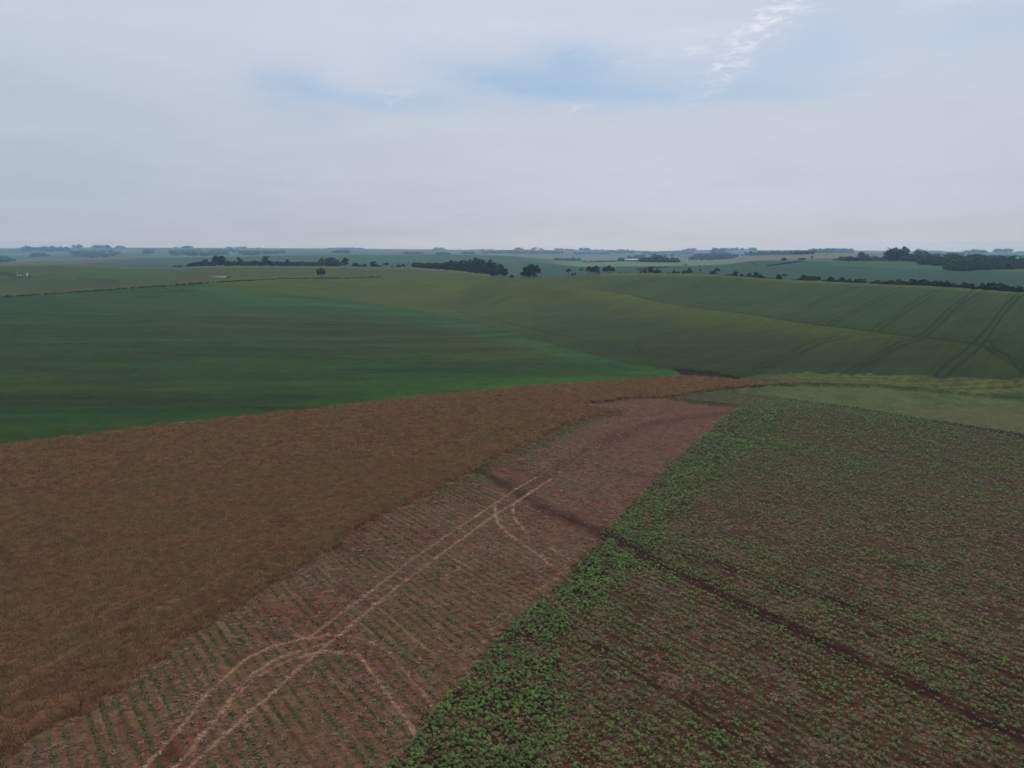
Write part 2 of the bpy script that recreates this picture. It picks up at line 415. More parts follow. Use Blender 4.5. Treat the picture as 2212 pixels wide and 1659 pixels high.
# ------------------------------------------------------------------ the ground sheet and the standing crops
def build_ground():
    # rows: even steps on the near fields seen from above, longer steps far away
    pys = np.arange(2300.0, 752.0, -2.1)
    r_near = H / -pslope(1106.0, pys)
    r_near = np.concatenate([[6, 12, 18, 24], r_near[r_near > 28]])
    rows = list(r_near); r = rows[-1]
    while r < 1250: r *= 1.0042; rows.append(r)
    while r < 10400: r *= 1.0125; rows.append(r)
    rows = np.array(rows)
    pxc = np.arange(-240.0, 2452.0, 2.15)
    azs = np.concatenate([np.linspace(R(-78), R(-42), 36), np.arctan((pxc - 1106.0) / (F * 1.04)), np.linspace(R(42), R(78), 36)])
    azs = np.sort(azs)
    nr, na = len(rows), len(azs)
    print('ground', nr, na)
    RR, AA = np.meshgrid(rows, azs, indexing='ij')
    X = RR * np.sin(AA); Y = RR * np.cos(AA)
    sh = X.shape; X = X.ravel(); Y = Y.ravel(); RR = RR.ravel()
    Z = terr(X, Y)
    px, py = project(X, Y, Z)
    C = np.zeros((X.size, 3)); amp = np.full(X.size, 0.30)
    wob = (fbm(X / 3.0, Y / 3.0, 71, 3) - 0.5)
    u = X * U[0] + Y * U[1]; v = X * V[0] + Y * V[1]
    near = RR < C1r(px) * 1.04
    jx, jy = project(X + (fbm(X / 1.3, Y / 1.3, 61, 3) - 0.5) * 2.6, Y + (fbm(X / 1.3, Y / 1.3, 62, 3) - 0.5) * 2.6, Z)
    dWe, sWe = polydist(X, Y, wl(W_notch[:-1] + [(-260, 1850)]))
    r1 = C1r(px); r2 = C2r(px)
    nbig = fbm(X / 60, Y / 60, 1, 4); nmid = fbm(X / 14, Y / 14, 2, 4); nsml = fbm(X / 2.2, Y / 2.2, 3, 3)
    nfin = fbm(X / 0.6, Y / 0.6, 4, 2)
    nstr = fbm(X / 40 + 0.3 * nbig, Y / 5.5, 6, 4)      # long swathes across the view

    def put(m, c, k=1.0):
        m = np.asarray(m, float)[:, None] * k
        C[:] = C * (1 - m) + np.asarray(c) * m

    # --- hill beyond the near fields: pale green ripening crop, more olive to the left
    put(np.ones(X.size), A(64, 74, 48))
    put(near & (px > 1000), A(58, 71, 49), 0.6)
    put(near * sm(px, 1300, 1700) * sm(py, 740, 640), A(54, 72, 54), 0.8)
    put(near * sm(px, 600, 900) * (1 - sm(px, 1500, 1900)) * sm(py, 720, 630), A(74, 78, 50), 0.75)
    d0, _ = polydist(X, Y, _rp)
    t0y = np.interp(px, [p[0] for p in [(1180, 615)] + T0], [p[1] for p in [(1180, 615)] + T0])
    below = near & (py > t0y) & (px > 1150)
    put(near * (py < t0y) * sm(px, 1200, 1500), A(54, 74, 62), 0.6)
    put(below * np.exp(-np.maximum(py - t0y - 14, 0) / 26.0) * sm(px, 1150, 1400) * (1 - 0.7 * sm(px, 1750, 2050)), A(100, 106, 62), 0.5)  # lit olive ridge painted in below the headland track
    put(below * sm(py, t0y + 30, t0y + 75) * (1 - sm(py, 790, 812)), A(48, 64, 40), 0.5)  # painted shade on the slope under the lit ridge
    put(near & (px > 1000), A(46, 62, 42), 0.45 * sm(nstr, 0.45, 0.7)[near & (px > 1000)].mean())
    C *= (1 + (near & (px > 200))[:, None] * ((nstr - 0.5) * 0.35 + (nbig - 0.5) * 0.3)[:, None])
    # upper left field, beyond the grass bank
    hx = np.array([p[0] for p in hedge_l]); hy = np.array([p[1] for p in hedge_l])
    hy_at = np.interp(px, hx, hy)
    ul = near & (py < hy_at) & (RR > 350) & (px < 1120)
    put(ul, A(70, 84, 62)); put(ul & (px > 820) , A(72, 86, 60))
    put(ul * sm(py, 596, 606) * (px < 260), A(60, 76, 66), 0.9)
    put(ul * sm(py, 612, 624) * (px < 420), A(76, 80, 58), 0.9)
    put(ul * np.exp(-((px - 260) / 90.0) ** 2 - ((py - 588) / 7.0) ** 2), A(62, 96, 62), 0.7)
    put(ul * sm(px, 330, 450) * sm(py, 590, 602), A(82, 82, 64), 0.75)
    dm, _ = polydist(px, py, [(-80, 586), (0, 590), (45, 596)]); put(ul * np.exp(-(dm / 4.0) ** 2), A(50, 52, 52), 0.9)
    dm, _ = polydist(px, py, [(170, 601), (210, 604), (255, 607.5)]); put(ul * np.exp(-(dm / 1.6) ** 2), A(48, 52, 46), 0.9)
    put(ul * (py < C1y(px) + 4), A(96, 108, 70), 0.5)
    # paler rim of the hill field along the right-hand crest
    put(near * (px > 1300) * (py < C1y(px) + 5), A(92, 98, 66), 0.55)
    # --- green crop, left
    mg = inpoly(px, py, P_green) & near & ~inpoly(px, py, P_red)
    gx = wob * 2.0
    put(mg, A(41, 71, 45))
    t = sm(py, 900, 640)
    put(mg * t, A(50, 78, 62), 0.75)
    put(mg * np.exp(-((py - 730 - (px - 700) * 0.05) / 38.0) ** 2) * sm(px, 250, 500) * (1 - sm(px, 1150, 1300)), A(62, 70, 46), 0.8)
    put(mg * np.exp(-((py - 760) / 50.0) ** 2) * (1 - sm(px, 100, 500)), A(60, 72, 46), 0.5)
    put(mg * sm(nstr, 0.5, 0.72), A(34, 60, 44), 0.8)
    put(mg * sm(0.5 * nstr + 0.5 * nmid, 0.55, 0.4), A(58, 84, 44), 0.55)
    dg, _ = polydist(px, py, G_edge); put(mg * np.exp(-(dg / 22.0) ** 2) * sm(px, 100, 900), A(66, 108, 56), 0.42)
    dg, _ = polydist(px, py, [(p[0], p[1] + 12) for p in green_r]); put(mg * np.exp(-(dg / 17.0) ** 2), A(54, 92, 90), 0.7)
    C[mg] *= (1 + (nmid[mg] - 0.5) * 0.4 + (nsml[mg] - 0.5) * 0.5 + (nstr[mg] - 0.5) * 0.7 + (fbm(X / 90, Y / 16, 38, 4)[mg] - 0.5) * 0.9 + (fbm(X / 18 + nmid, Y / 4.0, 42, 3)[mg] - 0.5) * 0.6)[:, None]
    C[mg, 0] *= 1 + 0.9 * (fbm(X / 120, Y / 30, 39, 3)[mg] - 0.42)
    # --- ripe wheat
    mw = inpoly(jx, jy, P_wheat) & ~inpoly(px, py, P_red)
    put(mw, A(86, 60, 44))
    put(mw * sm(py, 1000, 850), A(94, 66, 46), 0.9)
    put(mw * sm(nstr * 0.5 + nmid * 0.5, 0.42, 0.65), A(74, 50, 36), 0.7)
    put(mw * sm(nbig, 0.5, 0.7), A(84, 62, 44), 0.6)
    put(mw * sm(fbm(dWe / 2.6, sWe / 34.0, 33, 4), 0.48, 0.68), A(66, 46, 32), 0.75)
    put(mw * sm(fbm(dWe / 1.1, sWe / 22.0, 34, 3), 0.62, 0.8), A(108, 82, 60), 0.5)
    put(mw * sm(fbm(X / 9, Y / 9, 31, 3), 0.6, 0.8) * sm(py, 1000, 1300), A(66, 58, 36), 0.6)
    for pl, w_, k_ in wheat_lines:
        dd, ss = polydist(X, Y, wl(pl)); put(mw * np.exp(-((dd + wob * 0.5) / w_) ** 2), A(104, 80, 60), k_ * 0.8)
    C[mw] *= (1 + (nmid[mw] - 0.5) * 0.3 + (nsml[mw] - 0.5) * 0.5 + (nfin[mw] - 0.5) * 0.3)[:, None]
    # --- yellow-green headland strip and pale olive strip
    my = inpoly(px, py, P_yel) & near
    put(my, A(88, 91, 38)); put(my * sm(fbm(X / 30, Y / 1.6, 9, 3), 0.42, 0.6), A(56, 68, 34), 0.85)
    put(my * (1 - sm(px, 1640, 1750)), A(52, 66, 44), 0.8)
    mo = inpoly(jx, jy, P_olive)
    put(mo, A(80, 82, 54)); put(mo * sm(nmid, 0.42, 0.6), A(64, 72, 46), 0.8); put(mo * sm(nsml, 0.5, 0.62), A(94, 88, 64), 0.6); put(mo * sm(py, 860, 900) * sm(px, 1800, 2100), A(92, 78, 60), 0.6)
    mred = inpoly(px, py, P_red); put(mred, A(46, 26, 22))
    # --- stubble and soil under the young plants
    ms = inpoly(jx, jy, P_stub) & ~mw; mp = inpoly(jx, jy, P_soy) & ~ms & ~mw
    mm = ms | mp
    streak = fbm(v / 0.55, u / 9.0, 21, 3); streak2 = fbm(v / 2.4, u / 30.0, 22, 3); patch = fbm(X / 7, Y / 7, 23, 4)
    put(mm, A(98, 74, 60))
    put(mm * sm(nsml * 0.5 + streak * 0.5, 0.42, 0.62), A(82, 64, 50), 0.8)
    put(mm * sm(streak, 0.62, 0.82), A(128, 104, 88), 0.5)
    put(mm * sm(patch * 0.6 + streak2 * 0.4, 0.50, 0.64), A(98, 62, 54), 0.75)
    put(mm * sm(patch * 0.5 + fbm(v / 1.6, u / 10, 25, 3) * 0.5, 0.58, 0.68), A(82, 46, 40), 0.75)
    rowl = 0.5 + 0.5 * np.sin(v * 2 * math.pi / 1.15 + 2.2 * fbm(v / 6, u / 25, 29, 2))
    put(mm * sm(rowl, 0.45, 0.95) * sm(fbm(v / 3, u / 8, 30, 3), 0.3, 0.6), A(70, 54, 40), 0.55)
    put(ms * sm(rowl, 0.6, 0.95) * sm(fbm(v / 3.0, u / 9.0, 26, 3), 0.38, 0.6) * sm(px, 1350, 900), A(58, 66, 36), 0.75)
    put(ms * sm(px, 1120, 1420) * sm(nmid, 0.35, 0.6), A(92, 58, 48), 0.6)
    put(ms * sm(px, 1150, 1500), A(98, 74, 62), 0.4)
    put(mp, A(68, 46, 34), 0.62); put(mp * inpoly(jx, jy, P_dense), A(48, 38, 26), 0.8); put(mp * sm(py, 1250, 950), A(70, 64, 42), 0.6)  # dark soil under the dense plants, its colour deepened as shade in the gaps
    put(mp * sm(streak2, 0.45, 0.62), A(74, 56, 42), 0.5)
    put((mp & (py < 885) & (px < 1700)), A(76, 76, 50), 0.7)
    for w_, k_, pl in red_stripes:
        dd, ss = polydist(X, Y, wl(pl))
        br = 0.75 + 0.6 * fbm(ss / 5.0, dd * 0 + w_ * 7, 27, 3)
        put(mm * np.exp(-(np.maximum(dd + wob * 1.6 + (nsml - 0.5) * 1.6, 0) / w_) ** 2) * np.clip(br * (0.75 + 0.5 * nfin), 0, 1), A(52, 27, 21), min(1.0, k_ * 1.05))
    for i, (w_, k_, pl) in enumerate(straw_tracks):
        dd, ss = polydist(X, Y, wl(pl))
        br = 0.35 + 0.65 * sm(fbm(ss / 2.0, dd * 0 + i * 3.1, 28, 3), 0.25, 0.6)
        put(mm * np.exp(-(np.maximum(dd + wob * 0.25, 0) / (w_ * 0.30)) ** 2) * br, A(166, 136, 112), k_ * 0.6)
    C[mm] *= (1 + (nsml[mm] - 0.5) * 0.3 + (nfin[mm] - 0.5) * 0.7)[:, None]
    amp[mm] = 0.8; amp[mw] = 0.75; amp[mo] = 1.1; amp[mg] = 0.5; amp[my] = 0.5; amp[near & (amp < 0.4)] = 0.5
    a1 = np.array(hit(*tw(1830, 465), 225)); a2 = np.array(hit(*tw(2150, 110), 225)); td = (a2 - a1) / np.linalg.norm(a2 - a1)
    tu = X * td[0] + Y * td[1]; tv = X * td[1] - Y * td[0]
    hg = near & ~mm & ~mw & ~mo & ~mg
    C[hg] *= (1 + 0.22 * sm(py, 690, 610) - 0.14 * sm(py, 700, 780))[hg][:, None]  # light on the slope painted in: paler near the crest, darker mid-slope
    C[hg] *= (1 + (fbm(tv / 1.8, tu / 45.0, 36, 3) - 0.5)[hg] * 0.45 + (fbm(tv / 9.0, tu / 90.0, 37, 3) - 0.5)[hg] * 0.3)[:, None]
    # --- wheelings in the hill crop
    mh = near & ~mm & ~mw & ~mo
    idx = np.where(mh & (RR > 180) & (RR < 900) & (px > 500))[0]
    tsum = np.zeros(X.size)
    def trackline(pts, k_, wd):
        w2 = wl(pts, 225)
        a = np.array(w2); bx = (X[idx] > a[:, 0].min() - 3) & (X[idx] < a[:, 0].max() + 3) & (Y[idx] > a[:, 1].min() - 3) & (Y[idx] < a[:, 1].max() + 3)
        j = idx[bx]; dd, ss = polydist(X[j], Y[j], w2)
        wdd = wd * (1 + RR[j] / 700.0)
        tsum[j] = np.maximum(tsum[j], k_ * np.exp(-(dd / wdd) ** 2))
    for k_, pts in tram: trackline([tw(*p) for p in pts], k_, 0.30)
    trackline(T0, 0.8, 0.5)
    put(tsum * mh, A(28, 38, 28), 0.9)
    # --- beyond the first crest
    far = ~near
    l2 = far & (RR < r2 * 1.05)
    put(l2, A(56, 78, 62)); put(l2 & (px < 1150) & (RR > 1500), A(60, 84, 68), 0.8)
    put(l2 * sm(px, 1150, 1250) * (py < C2y(px) + 9), A(96, 116, 78), 0.8)
    tan = [(1500, 566), (1568, 562), (1630, 554), (1754, 549), (1905, 545), (1905, 566), (1850, 563), (1760, 564), (1650, 563), (1560, 566)]
    put(l2 & (inpoly(px, py, tan) | ((px > 1600) & (px < 1910) & (py < C2y(px) + 3))), A(104, 98, 84), 0.95)
    put(l2 & inpoly(px, py, [(1790, 563), (1990, 568), (2050, 577), (2110, 585), (2212, 580), (2400, 580), (2400, 588), (2212, 588), (2000, 582), (1800, 574)]), A(86, 100, 72), 0.7)
    put(l2 & inpoly(px, py, [(-300, 563), (0, 567), (120, 563), (290, 556), (300, 562), (180, 569), (0, 576), (-300, 580)]), A(98, 84, 78), 0.95)
    l3 = far & (RR >= r2 * 1.05)
    put(l3, A(70, 92, 72)); cell = fbm(X / 420, Y / 420, 41, 2)
    put(l3 * (cell > 0.56), A(92, 104, 78), 0.9); put(l3 * ((cell < 0.42)), A(56, 84, 62), 0.9); put(l3 * ((cell > 0.68)), A(104, 98, 80), 0.6)
    C[far] *= (1 + (nbig[far] - 0.5) * 0.3)[:, None]
    C[:] = np.clip(C, 0.004, 0.9)

    tone = np.array([0.80, 0.74, 0.62])
    oth = near & ~mm & ~mw & ~mo
    C[oth] *= tone; C[mw] *= np.array([0.95, 0.88, 0.80]); C[mg] *= np.array([0.60, 0.62, 0.14]); C[oth & ~mg & ~my & ~ul] *= np.array([0.56, 0.66, 0.16])[None, :] * (1 + 0.28 * sm(1700 - px, 100, 900))[oth & ~mg & ~my & ~ul][:, None]; C[oth & ul] *= np.array([0.60, 0.64, 0.34]); C[mm] *= np.array([0.78, 0.68, 0.54]); C[mp] *= np.array([0.80, 0.82, 0.80]); C[ms] *= (1 - 0.10 * sm(px, 1150, 1450))[ms][:, None]; C[mo] *= np.array([0.60, 0.68, 0.42]); C[far] *= np.array([0.85, 0.78, 0.75]); C[l2 & (px > 1130) & (py > C2y(px) + 9)] *= np.array([0.45, 0.72, 0.60]); C[l2 & (px <= 1130)] *= np.array([0.8, 0.9, 0.8])
    # crops stand above the soil
    hgt = np.zeros(X.size)
    hill = mh & (RR > 180) & (RR < 900) & (px > 430) & ~mg & ~mred & (py > hy_at)
    hgt[mw] = (0.20 + 0.34 * sm(dWe, 0.1, 1.2))[mw]; hgt[mg] = 0.55; hgt[hill] = 0.65
    hgt[my] = 0.75
    hgt -= 0.35 * np.clip(tsum, 0, 1) * (hgt > 0)
    hgt += (hgt > 0.2) * ((nsml - 0.5) * 0.22 + (nfin - 0.5) * 0.16 + (fbm(X / 9.0, Y / 3.0, 55, 3) - 0.5) * 0.28)
    Z2 = Z + hgt
    kind = np.zeros(X.size, int); kind[mw] = 1; kind[mg] = 2; kind[hill | my] = 3
    q = np.arange(nr * na).reshape(nr, na)
    quads = np.stack([q[:-1, :-1], q[:-1, 1:], q[1:, 1:], q[1:, :-1]], -1).reshape(-1, 4)[:, ::-1]
    fk = kind[quads].max(axis=1)
    mat = ground_material()
    names = {0: ('ground', None, None), 1: ('ripe_wheat', 'ripe brown wheat standing in a wide strip from the lower left to the centre', 'wheat'),
             2: ('green_cereal', 'dark green cereal crop filling the field behind the brown wheat on the left', 'crop'),
             3: ('hillside_crop', 'olive green crop with tractor wheelings rising over the hillside on the right', 'crop')}
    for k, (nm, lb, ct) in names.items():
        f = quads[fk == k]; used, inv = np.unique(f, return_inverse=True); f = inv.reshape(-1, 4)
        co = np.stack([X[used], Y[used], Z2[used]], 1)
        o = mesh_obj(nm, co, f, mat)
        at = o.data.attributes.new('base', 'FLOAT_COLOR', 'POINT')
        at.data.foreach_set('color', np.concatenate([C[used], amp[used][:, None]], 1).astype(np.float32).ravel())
        o.data.polygons.foreach_set('use_smooth', np.ones(len(f), bool))
        if k == 0: o['kind'] = 'structure'
        else: o['kind'] = 'stuff'; o['label'] = lb; o['category'] = ct


def mesh_obj(name, co, faces, mat=None, parent=None, fmat=None):
    me = bpy.data.meshes.new(name)
    co = np.asarray(co, np.float32); faces = np.asarray(faces, np.int32)
    me.vertices.add(len(co)); me.vertices.foreach_set('co', co.ravel())
    k = faces.shape[1]
    me.loops.add(faces.size); me.loops.foreach_set('vertex_index', faces.ravel())
    me.polygons.add(len(faces)); me.polygons.foreach_set('loop_start', np.arange(0, faces.size, k, dtype=np.int32))
    me.update(calc_edges=True)
    if mat:
        for m in (mat if isinstance(mat, (list, tuple)) else [mat]): me.materials.append(m)
    if fmat is not None: me.polygons.foreach_set('material_index', np.asarray(fmat, np.int32))
    o = bpy.data.objects.new(name, me); COL.objects.link(o)
    if parent: o.parent = parent
    return o


def ground_material():
    m = bpy.data.materials.new('soil_and_crops'); m.use_nodes = True; g = NT(m.node_tree); g.n.clear()
    at = g.add('ShaderNodeAttribute', attribute_name='base')
    pos = g.add('ShaderNodeNewGeometry').outputs['Position']
    amp = at.outputs['Alpha']
    n1 = g.noise(pos, 2.6, 3, 0.6); n2 = g.noise(pos, 9.0, 2, 0.6)
    mp = g.add('ShaderNodeMapping', {'Vector': pos, 'Scale': (0.35, 1.6, 1.0)})
    n3 = g.noise(mp.outputs[0], 1.4, 4, 0.6)
    s = g.m('ADD', g.m('MULTIPLY', g.m('SUBTRACT', n1, 0.5), 1.8), g.m('MULTIPLY', g.m('SUBTRACT', n2, 0.5), 1.6))
    s = g.m('ADD', s, g.m('MULTIPLY', g.m('SUBTRACT', n3, 0.5), 0.9))
    n4 = g.noise(pos, 0.55, 3, 0.65); s = g.m('ADD', s, g.m('MULTIPLY', g.m('SUBTRACT', n4, 0.5), 0.9))
    f = g.m('MAXIMUM', g.m('ADD', 1.0, g.m('MULTIPLY', s, amp)), 0.25)
    c = g.mix(1.0, at.outputs['Color'], g.add('ShaderNodeCombineXYZ', {0: f, 1: f, 2: f}).outputs[0], 'MULTIPLY')
    bp = g.add('ShaderNodeBump', {'Strength': 0.8, 'Distance': 0.12, 'Height': g.m('ADD', n1, g.m('MULTIPLY', n2, 0.5))})
    b = g.add('ShaderNodeBsdfPrincipled', {'Base Color': c, 'Roughness': 0.95, 'Specular IOR Level': 0.15, 'Normal': bp.outputs[0]})
    out = g.add('ShaderNodeOutputMaterial'); g.l.new(b.outputs[0], out.inputs[0])
    return m


def plain_mat(name, col, rough=0.8, var=0.25, scale=4.0, spec=0.3, transl=0.0, rand=0.0, metal=0.0, world=0.0, wsc=0.25, tint=None):
    m = bpy.data.materials.new(name); m.use_nodes = True; g = NT(m.node_tree); g.n.clear()
    pos = g.add('ShaderNodeTexCoord').outputs['Object']
    n = g.noise(pos, scale, 3, 0.6)
    f = g.m('ADD', 1.0 - var / 2, g.m('MULTIPLY', n, var))
    if rand:
        oi = g.add('ShaderNodeObjectInfo').outputs['Random']
        f = g.m('MULTIPLY', f, g.m('ADD', 1.0 - rand / 2, g.m('MULTIPLY', oi, rand)))
    base = tuple(col)
    if world:
        wp = g.add('ShaderNodeNewGeometry').outputs['Position']
        w1 = g.noise(wp, wsc, 4, 0.6); w2 = g.noise(wp, wsc * 0.22, 3, 0.6)
        f = g.m('MULTIPLY', f, g.m('ADD', 1.0, g.m('MULTIPLY', g.m('SUBTRACT', g.m('ADD', w1, w2), 1.0), world)))
        if tint is not None: base = g.mix(g.ramp(w2, 0.42, 0.62), base, tuple(tint))
    c = g.mix(1.0, base, g.add('ShaderNodeCombineXYZ', {0: f, 1: f, 2: f}).outputs[0], 'MULTIPLY')
    b = g.add('ShaderNodeBsdfPrincipled', {'Base Color': c, 'Roughness': rough, 'Specular IOR Level': spec, 'Metallic': metal})
    sh = b.outputs[0]
    if transl:
        t = g.add('ShaderNodeBsdfTranslucent', {'Color': c})
        sh = g.add('ShaderNodeMixShader', {0: transl, 1: sh, 2: t.outputs[0]}).outputs[0]
    out = g.add('ShaderNodeOutputMaterial'); g.l.new(sh, out.inputs[0])
    return m


# ------------------------------------------------------------------ stuff made of many small copies
def scatter_obj(name, protos, pts, scl, rot, pick, mats, label, cat):
    """one object: prototype plants as faces plus points; geometry nodes set a copy on every point. protos: list of (co, faces, fmat)"""
    cos, fcs, fms, pid = [], [], [], []; off = 0
    for i, (co, fc, fm) in enumerate(protos):
        cos.append(np.asarray(co)); fcs.append(np.asarray(fc) + off); fms.append(np.asarray(fm)); pid.append(np.full(len(co), i)); off += len(co)
    pco = np.concatenate(cos); nproto = len(pco)
    allco = np.concatenate([pco, pts])
    o = mesh_obj(name, allco, np.concatenate(fcs), mats, fmat=np.concatenate(fms))
    me = o.data; n = len(allco)
    def attr(nm, typ, dflt, vals, key='value'):
        a = me.attributes.new(nm, typ, 'POINT'); a.data.foreach_set(key, np.concatenate([dflt, vals]).ravel())
    attr('is_point', 'BOOLEAN', np.zeros(nproto, bool), np.ones(len(pts), bool))
    attr('pid', 'INT', np.concatenate(pid).astype(np.int32), np.zeros(len(pts), np.int32))
    attr('scl', 'FLOAT_VECTOR', np.ones((nproto, 3), np.float32), np.asarray(scl, np.float32), 'vector')
    attr('rot', 'FLOAT_VECTOR', np.zeros((nproto, 3), np.float32), np.asarray(rot, np.float32), 'vector')
    attr('pick', 'INT', np.zeros(nproto, np.int32), np.asarray(pick, np.int32))
    ng = bpy.data.node_groups.new(name, 'GeometryNodeTree')
    ng.interface.new_socket('Geometry', in_out='INPUT', socket_type='NodeSocketGeometry')
    ng.interface.new_socket('Geometry', in_out='OUTPUT', socket_type='NodeSocketGeometry')
    N = ng.nodes; L = ng.links
    gi = N.new('NodeGroupInput'); go = N.new('NodeGroupOutput')
    sep = N.new('GeometryNodeSeparateGeometry'); sep.domain = 'POINT'
    L.new(gi.outputs[0], sep.inputs[0])
    def na(nm, t):
        a = N.new('GeometryNodeInputNamedAttribute'); a.data_type = t; a.inputs[0].default_value = nm; return a.outputs[0]
    L.new(na('is_point', 'BOOLEAN'), sep.inputs[1])
    sp = N.new('GeometryNodeSplitToInstances'); sp.domain = 'POINT'
    L.new(sep.outputs[1], sp.inputs[0]); L.new(na('pid', 'INT'), sp.inputs['Group ID'])
    iop = N.new('GeometryNodeInstanceOnPoints')
    L.new(sep.outputs[0], iop.inputs['Points']); L.new(sp.outputs[0], iop.inputs['Instance'])
    iop.inputs['Pick Instance'].default_value = True
    L.new(na('pick', 'INT'), iop.inputs['Instance Index'])
    L.new(na('rot', 'FLOAT_VECTOR'), iop.inputs['Rotation']); L.new(na('scl', 'FLOAT_VECTOR'), iop.inputs['Scale'])
    L.new(iop.outputs[0], go.inputs[0])
    md = o.modifiers.new('scatter', 'NODES'); md.node_group = ng
    o['kind'] = 'stuff'; o['label'] = label; o['category'] = cat
    return o


def leaf_rosette(rng, nl, rad, hgt, lw, droop=0.5):
    co, fc = [], []
    for i in range(nl):
        a = 2 * math.pi * (i + rng.uniform(-0.3, 0.3)) / nl * 1.0 + (i // 6) * 0.5
        rr = rad * rng.uniform(0.65, 1.05); w = lw * rng.uniform(0.8, 1.2); z0 = hgt * rng.uniform(0.75, 1.0)
        ca, sa = math.cos(a), math.sin(a)
        def P(r, s, z): return (ca * r - sa * s, sa * r + ca * s, z)
        z1 = z0 + 0.06 * rad; z2 = z0 - droop * rr * rng.uniform(0.5, 1.1)
        b = len(co)
        co += [P(0.05 * rr, -w * 0.2, z0 - 0.05), P(0.05 * rr, w * 0.2, z0 - 0.05), P(rr * 0.55, w, z1 - w * 0.4), P(rr * 0.55, 0, z1), P(rr * 0.55, -w, z1 - w * 0.4), P(rr, 0, z2)]
        fc += [(b, b + 3, b + 4), (b, b + 1, b + 3), (b + 1, b + 2, b + 3), (b + 4, b + 3, b + 5), (b + 3, b + 2, b + 5)]
    # stem
    b = len(co)
    co += [(-0.015, 0, 0), (0.015, 0, 0), (0.0, 0.0, hgt)]; fc += [(b, b + 1, b + 2)]
    return np.array(co), np.array(fc), np.zeros(len(fc), int)


def blade_tuft(rng, n, h, spread, w):
    co, fc = [], []
    for i in range(n):
        x, y = rng.gauss(0, spread), rng.gauss(0, spread); a = rng.uniform(0, 6.28); hh = h * rng.uniform(0.6, 1.1)
        dx, dy = math.cos(a) * w / 2, math.sin(a) * w / 2; lx, ly = rng.gauss(0, 0.22) * h, rng.gauss(0, 0.22) * h
        b = len(co)
        co += [(x - dx, y - dy, 0), (x + dx, y + dy, 0), (x + lx + dx * 1.3, y + ly + dy * 1.3, hh), (x + lx - dx * 1.3, y + ly - dy * 1.3, hh * 1.02)]
        fc += [(b, b + 1, b + 2), (b, b + 2, b + 3)]
    return np.array(co), np.array(fc), np.zeros(len(fc), int)


def rowed_points(rmax, row, step, rs, rmin=45, azm=R(53)):
    """points along the drilled rows, as far as rmax"""
    us = np.arange(-260, 340, step); vs = np.arange(-260, 380, row)
    UU, VV = np.meshgrid(us, vs)
    UU = UU + rs.uniform(-0.5, 0.5, UU.shape) * step; VV = VV + rs.normal(0, row * 0.16, VV.shape)
    x = (UU * U[0] + VV * V[0]).ravel(); y = (UU * U[1] + VV * V[1]).ravel()
    r = np.hypot(x, y); m = (r > rmin) & (r < rmax) & (np.abs(np.arctan2(x, y)) < azm) & (y > 0)
    return x[m], y[m]


P_dense = [(700, 1790), (830, 1659), (887, 1590), (959, 1514), (1026, 1444), (1092, 1357), (1177, 1284), (1237, 1221), (1292, 1165), (1330, 1124), (1406, 1049), (1497, 961), (1592, 880), (1690, 878),
           (1660, 940), (1585, 1000), (1500, 1075), (1450, 1140), (1405, 1200), (1340, 1262), (1250, 1320), (1200, 1400), (1230, 1470), (1180, 1580), (1160, 1700)]
clumps = [(1350, 1440, 50, 28, 1.0), (2000, 1440, 60, 22, 0.9), (1960, 1180, 40, 14, 0.6), (1720, 1290, 60, 18, 0.6), (1990, 915, 90, 14, 0.7), (1850, 900, 150, 18, 0.55), (2150, 1560, 80, 30, 0.7),
          (1480, 1230, 60, 14, 0.7), (1620, 1320, 60, 14, 0.6), (1900, 1110, 90, 16, 0.45), (1290, 1620, 90, 40, 0.6), (1800, 1480, 90, 14, 0.35)]


